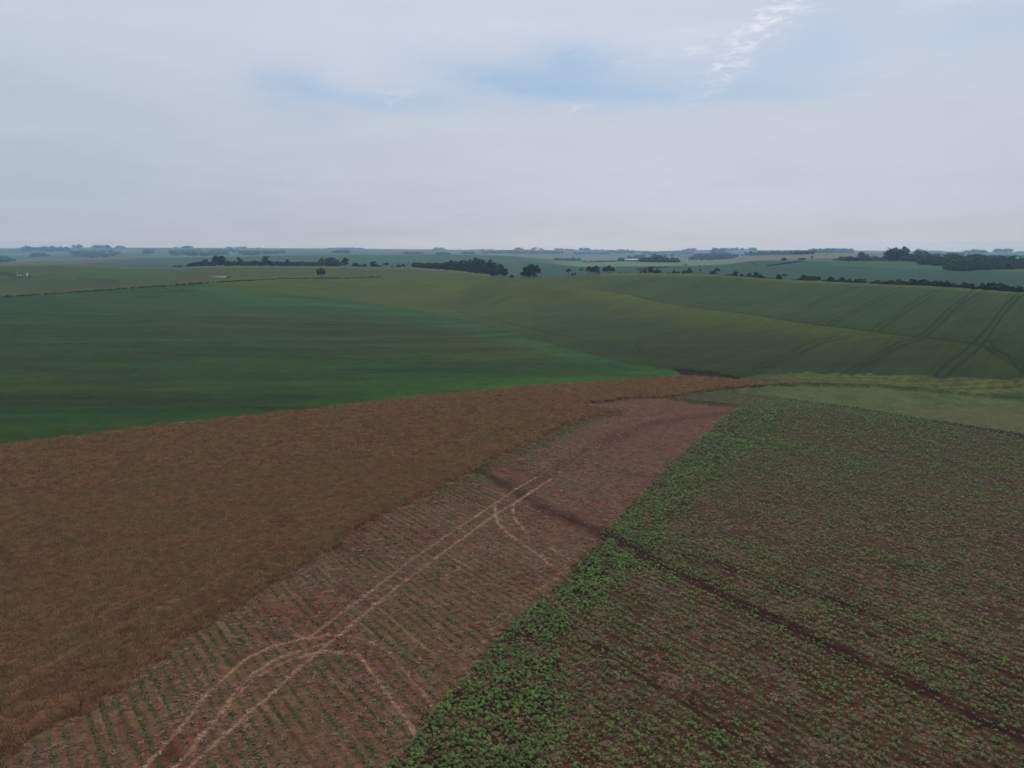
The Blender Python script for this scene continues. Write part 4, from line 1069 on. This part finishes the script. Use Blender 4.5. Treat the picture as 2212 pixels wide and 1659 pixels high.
    tree(sx4(1638), sy(440), 60 / 5.67, 1.12, 'open', 'pale forked tree with thin branches above a tiny dark bush', pale=True)
    right = [(232, 449, 50, 'palm', 'palm-topped bush standing alone on the right crest'), (390, 470, 70, 'bush', 'low bushy tree leaning on a taller palm-headed one'),
             (437, 440, 62, 'umbrella', 'taller tree with tufted head beside a low bushy one'), (600, 517, 110, 'lowbush', 'low flat hedge bush left of a narrow bare-trunk tree'),
             (665, 472, 50, 'round', 'narrow tree with bare trunk right of the low flat hedge bush'), (684, 514, 26, 'bush', 'small bush against the bare-trunk tree'),
             (745, 508, 54, 'bush', 'small slanting bush left of a square dark bush'), (836, 500, 76, 'bush', 'square dark bush on the right crest'),
             (925, 488, 66, 'dome', 'tall rounded bush right of the square dark bush'), (968, 510, 76, 'bush', 'sloping lower half of the rounded bush pair'),
             (1035, 548, 40, 'lowbush', 'low scrub right of the rounded bush pair'), (1088, 550, 36, 'bush', 'small greyish shrub left of the wedge-shaped tree'),
             (1150, 562, 60, 'lowbush', 'low shrub touching the wedge-shaped tree'), (1207, 514, 62, 'tall', 'wedge-shaped dark tree left of the lone palm'),
             (1275, 508, 62, 'palm', 'lone palm with drooping fronds on the right crest'), (1400, 578, 120, 'lowbush', 'long low bush where the hedgerow begins, right of the palm'),
             (1450, 560, 70, 'bush', 'rising low bush at the left of the hedgerow'), (1520, 522, 90, 'bush', 'first tall rounded crown of the hedgerow, right of the palm'),
             (1572, 532, 70, 'bush', 'second rounded crown of the hedgerow'), (1632, 534, 80, 'dome', 'third rounded crown of the hedgerow'), (1690, 540, 52, 'round', 'small crown on a bare trunk ending the first hedgerow clump'),
             (1770, 584, 90, 'lowbush', 'low flat bush in the first dip of the hedgerow'), (1850, 545, 92, 'dome', 'lone domed tree between the first and second dips of the hedgerow'),
             (1985, 549, 96, 'dome', 'broad domed tree right of the lone domed one in the hedgerow'), (2070, 568, 72, 'bush', 'greyish rounded bush right of the broad domed tree')]
    for i, (s, t, w, k, lb) in enumerate(right):
        b = k in ('bush', 'lowbush') and 'tree' not in lb and 'crown' not in lb
        tree(sx5(s), sy(t), w / 5.67, 1.015 + 0.006 * (i % 3), k, lb, 'palm_tree' if k == 'palm' else 'bush' if b else 'tree', 'palm' if k == 'palm' else 'bush' if b else 'tree', 'trees strung along the right crest', hmin=1.5, seed=i)
    hedge = [(170, 572, 70), (225, 566, 80), (275, 572, 50), (380, 605, 80), (430, 584, 90), (480, 608, 60), (535, 597, 70), (610, 587, 100), (695, 574, 100), (770, 600, 70), (845, 572, 112), (910, 584, 70), (985, 574, 110), (1060, 592, 70),
             (1140, 589, 112), (1215, 597, 80), (1290, 594, 110), (1365, 616, 76), (1420, 640, 60), (1490, 611, 92), (1548, 628, 60), (1606, 624, 66), (1662, 660, 60), (1730, 620, 90), (1800, 618, 90), (1862, 614, 110), (1945, 620, 100),
             (1990, 645, 70), (2040, 649, 100), (2120, 664, 80), (2192, 658, 90), (2290, 672, 110), (2400, 690, 120)]
    for i, (s, t, w) in enumerate(hedge):
        tree(sx6(s), sy(t), w / 5.67, 1.015 + 0.01 * (i % 3), ('dome', 'bush', 'bush')[i % 3], 'dark rounded bush merged with its neighbours in the hedgerow along the far right crest', 'bush', 'bush', 'bushes of the far right hedgerow', hmin=1.5, seed=i)
    # ---- single trees on the field beyond
    for s, t, b, w, k, lb, o in [(897, 376, 418, 56, 'palm', 'small palm-like tree alone low in the green field beyond the right crest', sx5), (56, 390, 417, 40, 'umbrella', 'tiny flat tree alone in the far green field right of the shed', sx5),
                              (222, 412, 425, 16, 'bush', 'speck of a shrub in the far green field', sx5), (1257, 311, 362, 56, 'droop', 'small tree at the left of the three above the dark field bank', sx5),
                              (1478, 314, 362, 78, 'umbrella', 'flat umbrella tree, middle of the three above the dark field bank', sx5), (1597, 290, 357, 32, 'palm', 'slender tall palm, right of the umbrella tree on the tan field', sx5),
                              (2050, 306, 368, 90, 'umbrella', 'pale leaning umbrella tree left of the purple scrub on the tan field', sx5)]:
        tree(o(s), sy(t), w / 5.67, 0, k, lb, 'palm_tree' if k == 'palm' else 'bush' if k == 'bush' else 'tree', 'palm' if k == 'palm' else 'bush' if k == 'bush' else 'tree', ybase=sy(b), seed=int(s))


def area_stuff(name, label, cat, spec, kinds, pale=False, ls=0.085, nleaf=170):
    """many merged crowns: spec = list of (polygon of bases, number, height, width, rmin)"""
    rs = np.random.RandomState(len(name) + len(spec)); P, Sc, Ro, Pk = [], [], [], []
    for poly, n, h, w, rmin in spec:
        pp = np.array(poly); x0, y0 = pp.min(0); x1, y1 = pp.max(0); c = 0; tries = 0
        while c < n and tries < n * 30:
            tries += 1
            px, py = rs.uniform(x0, x1), rs.uniform(y0, y1)
            if not inpoly(np.array([px]), np.array([py]), poly)[0]: continue
            x, y = hit(px, py, rmin); P.append((x, y, float(terr(x, y)) - 0.3)); k = rs.uniform(0.45, 1.35) * math.hypot(x, y) / F; ww = w * math.hypot(x, y) / F * rs.uniform(0.75, 1.3)
            Sc.append((ww, ww, h * k)); Ro.append((0, 0, rs.uniform(0, 6.28))); Pk.append(rs.randint(len(kinds) * 2)); c += 1
    protos = []
    for k in kinds:
        for v in (0, 1):
            cc, cf, cm = crown_mesh(k, 50 + v, nleaf, ls); tc_, tf, tm = trunk_mesh(k, v)
            protos.append((np.concatenate([cc, tc_]), np.concatenate([cf, tf + len(cc)]), np.concatenate([cm, tm])))
    scatter_obj(name, protos, np.array(P), Sc, Ro, Pk, [LEAF2 if pale else LEAF if name in ('forest', 'wood', 'woodland') else LEAF3, BARK], label, cat)


def line_stuff(name, label, cat, pts, step, h, w, rmin, kinds=('bush', 'lowbush'), jit=0.5):
    ww = wl(pts, rmin); rs = np.random.RandomState(5); P, Sc, Ro, Pk = [], [], [], []
    for (x1, y1), (x2, y2) in zip(ww[:-1], ww[1:]):
        L = math.hypot(x2 - x1, y2 - y1); n = max(int(L / step), 1)
        for i in range(n):
            t = rs.uniform(0, 1); x = x1 + (x2 - x1) * t + rs.normal(0, jit); y = y1 + (y2 - y1) * t + rs.normal(0, jit)
            P.append((x, y, float(terr(x, y)) - 0.1)); k = rs.uniform(0.6, 1.25); Sc.append((w * k, w * k, h * rs.uniform(0.5, 1.2))); Ro.append((0, 0, rs.uniform(0, 6.28))); Pk.append(rs.randint(len(kinds) * 2))
    protos = [crown_mesh(k, 60 + v, 90, 0.13) for k in kinds for v in (0, 1)]
    scatter_obj(name, protos, np.array(P), Sc, Ro, Pk, [plain_mat(name + '_leaf', A(46, 54, 38), 0.8, 0.4, 3.0, 0.1, 0.1, 0.5)], label, cat)


def strip(pts, t): return pts + [(x, y + t) for x, y in pts[::-1]]


def build_woods():
    r6 = lambda L: [(sx6(a), sy(b)) for a, b in L]
    r5 = lambda L: [(sx5(a), sy(b)) for a, b in L]
    r4 = lambda L: [(sx4(a), sy(b)) for a, b in L]
    r2 = lambda L: [(sx2(a), sy(b)) for a, b in L]
    r1 = lambda L: [(a / 5.671, sy(b)) for a, b in L]
    area_stuff('forest', 'large dark forest covering the slope at the far right', 'forest',
               [(r6([(680, 340), (900, 322), (1250, 325), (1500, 335), (1800, 345), (2100, 360), (2500, 380), (2500, 452), (2212, 446), (2000, 458), (1600, 468), (1430, 480), (1255, 468), (1245, 418), (930, 402), (900, 362), (670, 352)]), 900, 9.5, 11, 720)],
               ('dome', 'tall', 'round'))
    area_stuff('wood', 'tall trees grouped on the tan field at the left end of the large forest', 'wood', [(r6([(500, 335), (760, 330), (760, 350), (500, 352)]), 34, 19, 13, 1200), (r6([(880, 275), (1030, 275), (1030, 285), (880, 285)]), 22, 8, 10, 1300)], ('tall', 'ragged'))
    area_stuff('scrub', 'low purplish scrub along the upper edge of the tan field', 'scrub', [(r6([(-100, 340), (480, 345), (480, 352), (-100, 346)]), 60, 7, 11, 1200), (r6([(200, 330), (290, 330), (290, 340), (200, 340)]), 8, 12, 15, 1200)], ('bush', 'lowbush'), pale=True)
    area_stuff('woodland', 'dark low woodland right of and behind the white-roofed shed', 'wood',
               [(r4([(1580, 358), (2060, 366), (2060, 372), (1580, 366)]), 90, 8, 12, 1100), (r4([(1700, 350), (1880, 352), (1880, 358), (1700, 357)]), 24, 11, 13, 1100), (r4([(1310, 352), (1392, 352), (1392, 362), (1310, 362)]), 22, 6, 9, 1100), (r4([(860, 366), (1300, 354), (1300, 362), (860, 374)]), 40, 2.5, 8, 1100)], ('dome', 'bush'))
    area_stuff('wooded_ridge', 'blue hazy woods in long bands below the right-hand skyline', 'wood',
               [(r5([(960, 275), (1625, 265), (1625, 276), (700, 292)]), 170, 7, 9, 2100), (r5([(1560, 248), (2110, 248), (2100, 258), (1600, 262)]), 150, 7, 9, 2100), (r5([(150, 300), (700, 295), (620, 330), (350, 345), (100, 345)]), 150, 7, 11, 2100), (r5([(380, 245), (520, 245), (520, 290), (380, 290)]), 60, 8, 11, 2100)], ('dome', 'tall'))
    far = []
    for reg, rmin in (([(270, 195), (800, 195), (880, 225), (640, 245), (280, 235)], 3000), ([(780, 235), (1500, 245), (1480, 290), (1200, 315), (960, 310), (860, 280)], 2700), ([(390, 285), (560, 270), (570, 295), (400, 310)], 2700), ([(1790, 232), (1860, 232), (1860, 262), (1790, 262)], 2700), ([(2080, 240), (2400, 240), (2400, 285), (2100, 285)], 2700), ([(-60, 300), (40, 310), (190, 365), (-60, 372)], 2500)):
        far.append((r1(reg), 70, 4.0, 10, 2600))
    for reg, rmin in (([(0, 240), (380, 225), (780, 225), (900, 255), (560, 295), (260, 305), (0, 275)], 2700), ([(850, 250), (1400, 245), (1380, 262), (900, 285)], 2700), ([(2010, 240), (2180, 235), (2180, 262), (2010, 262)], 2700)):
        far.append((r2(reg), 110, 4.0, 10, 2600))
    for a, b, y0, y1 in ((780, 1000, 255, 270), (1180, 1330, 262, 275), (1500, 1620, 255, 268), (1730, 2212, 235, 262)):
        far.append(([(sx3(a), sy(y0)), (sx3(b), sy(y0)), (sx3(b), sy(y1)), (sx3(a), sy(y1))], 50, 3.0, 9, 2700))
    for a, b, y0, y1 in ((0, 380, 242, 266), (400, 630, 252, 268), (780, 1200, 256, 275), (1180, 1500, 240, 262), (1440, 1620, 300, 335), (1540, 2212, 250, 300), (540, 860, 330, 360)):
        far.append((r4([(a, y0), (b, y0), (b, y1), (a, y1)]), 60, 3.5, 9, 2500))
    for a, b, y0, y1 in ((1480, 1740, 240, 262), (1100, 1480, 270, 285), (1750, 2300, 300, 330)):
        far.append((r6([(a, y0), (b, y0), (b, y1), (a, y1)]), 50, 3.5, 9, 2500))
    area_stuff('distant_woods', 'blue hazy patches of woodland scattered over the far hills', 'woods', far, ('dome', 'bush'), nleaf=120, ls=0.11)
    sk = []
    def sky(o, a, b, t, y, n, wf=1.0):
        # trees on the skyline from a to b, tops at t, feet at y
        sk.append((a, b, t, y, n, wf, o))
    P, Sc, Ro, Pk = [], [], [], []; rs = np.random.RandomState(77)
    def one(lst, o):
        for a, b, t, y, n in lst:
            for i in range(n):
                px = o(rs.uniform(a, b)); r = 8000 * rs.uniform(0.93, 1.03); az = float(paz(px, 545)); x, yy = r * math.sin(az), r * math.cos(az); zg = float(terr(x, yy))
                zt = H + r * float(pslope(px, sy(t + rs.uniform(0, 0.65) * (y - t)))); h = max(zt - zg, 8); P.append((x, yy, zg - 1)); w = rs.uniform(16, 46); Sc.append((w, w, h)); Ro.append((0, 0, rs.uniform(0, 6.28))); Pk.append(rs.randint(6))
    one([(905, 940, 150, 190, 5), (960, 1015, 142, 190, 8), (1135, 1350, 150, 185, 34), (1410, 1540, 160, 188, 9), (480, 500, 186, 192, 2), (630, 650, 182, 192, 2), (2155, 2170, 172, 185, 1)], lambda s: s / 5.671)
    one([(155, 280, 160, 190, 16), (670, 900, 172, 200, 24), (905, 935, 172, 202, 4), (1020, 1110, 190, 204, 5), (1920, 2212, 183, 208, 22)], sx2)
    one([(0, 300, 182, 205, 26), (1120, 1145, 202, 220, 3), (1148, 1185, 180, 220, 6), (1200, 1262, 182, 220, 9), (1270, 1285, 202, 220, 2), (1600, 1860, 204, 218, 16), (2140, 2212, 186, 215, 7)], sx3)
    one([(90, 158, 184, 218, 10), (200, 255, 210, 220, 4), (258, 308, 182, 220, 6), (345, 380, 186, 220, 5), (540, 700, 190, 220, 22), (710, 770, 202, 218, 6), (830, 960, 183, 215, 16), (970, 1440, 205, 222, 30), (1450, 1700, 220, 236, 16), (2135, 2212, 190, 228, 7)], sx4)
    one([(0, 45, 205, 225, 3), (45, 170, 190, 226, 11), (370, 600, 190, 222, 24), (600, 915, 182, 220, 40)], sx5)
    one([(900, 1030, 195, 230, 8), (1040, 1260, 222, 236, 14), (1555, 1640, 200, 235, 10), (1650, 1740, 212, 235, 8), (1845, 2080, 195, 240, 34), (2130, 2212, 228, 242, 6)], sx6)
    protos = []
    for k in ('tall', 'columns', 'ragged'):
        for v in (0, 1):
            cc, cf, cm = crown_mesh(k, 80 + v, 110, 0.10); tc_, tf, tm = trunk_mesh(k, v)
            protos.append((np.concatenate([cc, tc_]), np.concatenate([cf, tf + len(cc)]), np.concatenate([cm, tm])))
    scatter_obj('skyline_trees', protos, np.array(P), Sc, Ro, Pk, [LEAF, BARK], 'hazy clumps of tall trees standing along the whole skyline', 'trees')
    line_stuff('grass_bank', 'dark overgrown grass bank running along the far edge of the left green field', 'grass bank', [(x, y + 0.5) for x, y in hedge_l], 0.8, 1.5, 2.6, 300, jit=1.0)
    line_stuff('field_bank', 'dark bushy bank slanting across the far field under three small trees', 'bank', r5([(1060, 412), (1150, 404), (1300, 384), (1420, 366), (1520, 360)]), 1.6, 2.0, 4.0, 900, jit=1.2)
    line_stuff('short_hedge', 'short dark hedge curving away behind the knobby tree on the right crest', 'hedge', r4([(1560, 462), (1620, 455), (1700, 445), (1800, 438), (1930, 433)]), 1.6, 1.8, 3.5, 900, jit=1.2)


def box(co, fc, x0, x1, y0, y1, z0, z1, top=1.0, ty=1.0):
    o = len(co); cx, cy = (x0 + x1) / 2, (y0 + y1) / 2
    for z, s, t in ((z0, 1, 1), (z1, top, ty)):
        for x, y in ((x0, y0), (x1, y0), (x1, y1), (x0, y1)): co.append((cx + (x - cx) * s, cy + (y - cy) * t, z))
    fc += [(o, o + 3, o + 2, o + 1), (o + 4, o + 5, o + 6, o + 7)] + [(o + i, o + (i + 1) % 4, o + 4 + (i + 1) % 4, o + 4 + i) for i in range(4)]


def part(name, parent, mat, *boxes):
    co, fc = [], []
    for b in boxes: box(co, fc, *b)
    return mesh_obj(name, co, fc, mat, parent)


def wheel_mesh(name, parent, mat, x, y, z, r, w, rimmat, n=20):
    co, fc = [], []
    for s, rr in ((-w / 2, r * .92), (-w / 2 + .04, r), (w / 2 - .04, r), (w / 2, r * .92)):
        for i in range(n): t = 2 * math.pi * i / n; co.append((x + math.cos(t) * rr, y + s, z + math.sin(t) * rr))
    for k in range(3):
        for i in range(n): j = (i + 1) % n; fc.append((k * n + i, k * n + j, (k + 1) * n + j, (k + 1) * n + i))
    for base in (0, 3 * n):
        c = len(co); co.append((x, y + (-w / 2 if base == 0 else w / 2), z))
        for i in range(n): fc.append((base + i, base + (i + 1) % n, c, c))
    fc = [f for f in fc]
    me = bpy.data.meshes.new(name); me.from_pydata(co, [], [tuple(dict.fromkeys(f)) for f in fc]); me.materials.append(mat)
    o = bpy.data.objects.new(name, me); COL.objects.link(o); o.parent = parent
    co2 = []; f2 = []
    for s in (-w / 2 - .015, w / 2 + .015):
        b = len(co2)
        for i in range(n): t = 2 * math.pi * i / n; co2.append((x + math.cos(t) * r * .5, y + s, z + math.sin(t) * r * .5))
        f2.append(tuple(range(b, b + n)))
    for i in range(n): f2.append((i, (i + 1) % n, n + (i + 1) % n, n + i))
    me2 = bpy.data.meshes.new('rim'); me2.from_pydata(co2, [], f2); me2.materials.append(rimmat)
    q = bpy.data.objects.new('rim', me2); COL.objects.link(q); q.parent = o
    return o


def empty(name, loc, rz, label, cat):
    e = bpy.data.objects.new(name, None); COL.objects.link(e); e.location = loc; e.rotation_euler = (0, 0, rz); e['label'] = label; e['category'] = cat
    return e


def build_things():
    white = plain_mat('white_paint', (0.72, 0.73, 0.74), 0.5, 0.1); grey = plain_mat('pale_grey_paint', (0.50, 0.53, 0.62), 0.4, 0.1)
    dark = plain_mat('dark_glass', (0.02, 0.025, 0.03), 0.2, 0.1, 3, 0.5); rubber = plain_mat('rubber', (0.02, 0.02, 0.02), 0.9, 0.2)
    red = plain_mat('red_paint', (0.22, 0.05, 0.04), 0.5, 0.2); roofm = plain_mat('pale_roof_sheet', (0.72, 0.71, 0.68), 0.6, 0.15, 0.4)
    wallm = plain_mat('shed_wall', (0.10, 0.10, 0.10), 0.9, 0.3, 0.5); steel = plain_mat('steel', (0.5, 0.5, 0.5), 0.4, 0.1)
    # long shed
    x, y = hit(1364, 564.5, 1200); z = float(terr(x, y)); r = math.hypot(x, y); L = 30 / F * r
    e = empty('shed', (x, y, z), -math.atan2(x, y), 'long low shed with a pale roof among dark trees beyond the right crest', 'shed')
    h = 4.6; w = 12.0
    part('wall', e, wallm, (-L / 2 + .6, L / 2 - .6, -w / 2 + .6, w / 2 - .6, -1.5, h))
    co = [(-L / 2, -w / 2, h - .1), (L / 2, -w / 2, h - .1), (L / 2 - .4, 0, h + 3.0), (-L / 2 + .4, 0, h + 3.0), (-L / 2, w / 2, h - .1), (L / 2, w / 2, h - .1)]
    co += [(a, b, c - .18) for a, b, c in co]
    mesh_obj('roof', co, [(0, 1, 2, 3), (3, 2, 5, 4), (6, 9, 8, 7), (9, 10, 11, 8), (0, 6, 7, 1), (4, 5, 11, 10), (0, 3, 9, 6), (3, 4, 10, 9), (1, 7, 8, 2), (2, 8, 11, 5)], roofm, e)
    for k in range(4):
        part('doorway', e, dark, (-L / 2 + L * (k + .5) / 4 - 1.8, -L / 2 + L * (k + .5) / 4 + 1.8, -w / 2 + .52, -w / 2 + .597, 0, 3.6))
    # small white farmhouse near the right skyline
    x, y = hit(sx6(1668), sy(250), 2300); z = float(terr(x, y)); e = empty('farmhouse', (x, y, z), -math.atan2(x, y), 'tiny white farmhouse among hazy trees near the right skyline', 'house')
    part('wall', e, white, (-9, 9, -5, 5, -1, 8)); co = [(-10, -6, 7.9), (10, -6, 7.9), (10, 6, 7.9), (-10, 6, 7.9), (-10, 0, 12), (10, 0, 12)]
    me = bpy.data.meshes.new('roof'); me.from_pydata(co, [], [(0, 1, 5, 4), (2, 3, 4, 5), (0, 4, 3), (1, 2, 5), (0, 3, 2, 1)]); me.materials.append(roofm); o = bpy.data.objects.new('roof', me); COL.objects.link(o); o.parent = e
    # pale pickup with a pole beside it, far left
    x, y = hit(42.3, 597.2, 400); z = float(terr(x, y)); r = math.hypot(x, y); s = (8.3 / F * r) / 5.0
    e = empty('pickup_truck', (x, y, z), 0.25, 'pale blue-grey pickup truck parked in the field at the far left', 'pickup'); e.scale = (s, s, s)
    part('body', e, grey, (-2.5, 2.5, -.95, .95, .75, 1.35, .98, .96), (-.2, 2.45, -.9, .9, .55, .80)); part('cab', e, grey, (-1.0, 1.3, -.88, .88, 1.34, 2.0, .72, .85))
    part('window', e, dark, (-.75, 1.05, -.90, .90, 1.42, 1.82, .80, .88)); part('load_cover', e, grey, (-2.4, -1.05, -.85, .85, 1.34, 1.6))
    part('bumper', e, dark, (2.45, 2.6, -.9, .9, .6, .85)); part('bumper', e, dark, (-2.6, -2.45, -.9, .9, .6, .85)); part('underbody', e, dark, (-2.2, 2.2, -.8, .8, .35, .76))
    for k in (1, -1): part('headlight', e, steel, (2.47, 2.52, .55 * k - .18, .55 * k + .18, .98, 1.15))
    for wx in (-1.55, 1.55):
        for wy in (-.88, .88): wheel_mesh('wheel', e, rubber, wx, wy, .42, .42, .26, steel)
    x, y = hit(38.6, 597.8, 400); z = float(terr(x, y)); co, fc = [], []
    tube(co, fc, (0, 0, -.3), (0, 0, 5.6), .16, .10, 8); tube(co, fc, (-.5, 0, 4.6), (.5, 0, 4.6), .06, .06, 6)
    o = mesh_obj('pole', co, fc, white); o.location = (x, y, z); o['label'] = 'thin pale pole standing by the rear of the parked pickup truck'; o['category'] = 'pole'
    x, y = hit(59.5, 597.0, 400); z = float(terr(x, y)); r = math.hypot(x, y); hh = 6.3 / F * r; ww = 2.4 / F * r
    e = empty('tank', (x, y, z), 0.1, 'white upright tank standing alone right of the parked pickup truck', 'tank')
    co, fc = [], []; n = 20
    for zz, rr in ((.5, .86), (.62, 1), (hh * .82, 1), (hh * .93, .72), (hh, .3)):
        for i in range(n): t = 2 * math.pi * i / n; co.append((math.cos(t) * rr * ww / 2, math.sin(t) * rr * ww / 2, zz))
    for k in range(4):
        for i in range(n): j = (i + 1) % n; fc.append((k * n + i, k * n + j, (k + 1) * n + j, (k + 1) * n + i))
    me = bpy.data.meshes.new('vessel'); me.from_pydata(co, [], fc + [tuple(range(4 * n, 5 * n)), tuple(range(n))[::-1]]); me.materials.append(white); o = bpy.data.objects.new('vessel', me); COL.objects.link(o); o.parent = e
    for a in range(3):
        t = a * 2.094; part('leg', e, steel, (math.cos(t) * ww * .36 - .06, math.cos(t) * ww * .36 + .06, math.sin(t) * ww * .36 - .06, math.sin(t) * ww * .36 + .06, -.2, .52))
    tree(64.3, 596.6, 5.0, 0, 'lowbush', 'low dark bush on the field just right of the white tank', 'bush', 'bush', ybase=598.9, hmin=0.8)
    # sprayer tractor with its white plume
    x, y = hit(493.5, 600.3, 400); z = float(terr(x, y)); r = math.hypot(x, y)
    s = (6.6 / F * r) / 4.4
    e = empty('tractor', (x, y, z), 0.0, 'small dark red tractor working the far left field ahead of its pale plume', 'tractor'); e.scale = (s, s, s)
    part('bonnet', e, red, (.3, 2.1, -.45, .45, 1.0, 1.7, .95, .8)); part('cab', e, dark, (-1.1, .35, -.7, .7, 1.2, 2.7, .86, .86)); part('cab_roof', e, white, (-1.15, .45, -.75, .75, 2.62, 2.78))
    part('chassis', e, dark, (-1.3, 2.0, -.35, .35, .7, 1.15)); part('exhaust', e, steel, (.95, 1.05, .3, .4, 1.6, 2.9)); part('spreader', e, red, (-2.6, -1.4, -.8, .8, .9, 1.9, 1.2, 1.2))
    for k in (1, -1):
        part('mudguard', e, red, (-1.2, .0, .62 * k - .2, .62 * k + .2, 1.52, 1.66)); wheel_mesh('wheel', e, rubber, -.65, .85 * k, .80, .80, .45, steel); wheel_mesh('wheel', e, rubber, 1.5, .75 * k, .55, .55, .32, steel)
    rs = np.random.RandomState(8); n = 1500; Lp = 34 / F * r
    t = rs.uniform(0, 1, n) ** 1.7; cx = -2.6 * s - t * Lp; cy = rs.normal(0, 0.8, n) * (1 + 2 * t); cz = np.abs(rs.normal(0, 0.45, n)) * (1 + 1.8 * t) + 0.7
    sz = rs.uniform(0.05, 0.14, n) * (1.5 - 0.8 * t); co = []; fc = []
    for k in range(n):
        a = rs.normal(size=3); a /= np.linalg.norm(a); b = np.cross(a, rs.normal(size=3)); b /= np.linalg.norm(b); c = np.array((cx[k], cy[k], cz[k])); q = len(co)
        co += [c - a * sz[k], c - b * sz[k], c + a * sz[k], c + b * sz[k]]; fc.append((q, q + 1, q + 2, q + 3))
    o = mesh_obj('dust_plume', np.array(co), np.array(fc), plain_mat('dust', (0.75, 0.76, 0.76), 1.0, 0.1, 1.0, 0.0, 0.5)); o.location = (x, y, z)
    o['kind'] = 'stuff'; o['label'] = 'pale plume of dust trailing left behind the far tractor'; o['category'] = 'dust'


def build_haze():
    m = bpy.data.materials.new('haze'); m.use_nodes = True; g = NT(m.node_tree); g.n.clear()
    v = g.add('ShaderNodeVolumePrincipled', {'Color': HAZE_COL + (1.0,), 'Density': HAZE_D, 'Anisotropy': 0.3}); out = g.add('ShaderNodeOutputMaterial'); g.l.new(v.outputs[0], out.inputs['Volume'])
    co, fc = [], []; zl = min(o_min_z(), -20) - 1; box(co, fc, -13000, 13000, -800, 11200, zl, HAZE_TOP)
    o = mesh_obj('haze', co, fc, m); o['kind'] = 'stuff'; o['label'] = 'pale blue haze filling the air over the whole landscape'; o['category'] = 'haze'


def o_min_z():
    return min(float(v.min()) for v in (ZT,)) - 2




build_ground()
build_soy()
build_stubble()
build_ears()
build_trees()
build_woods()
build_things()
build_haze()
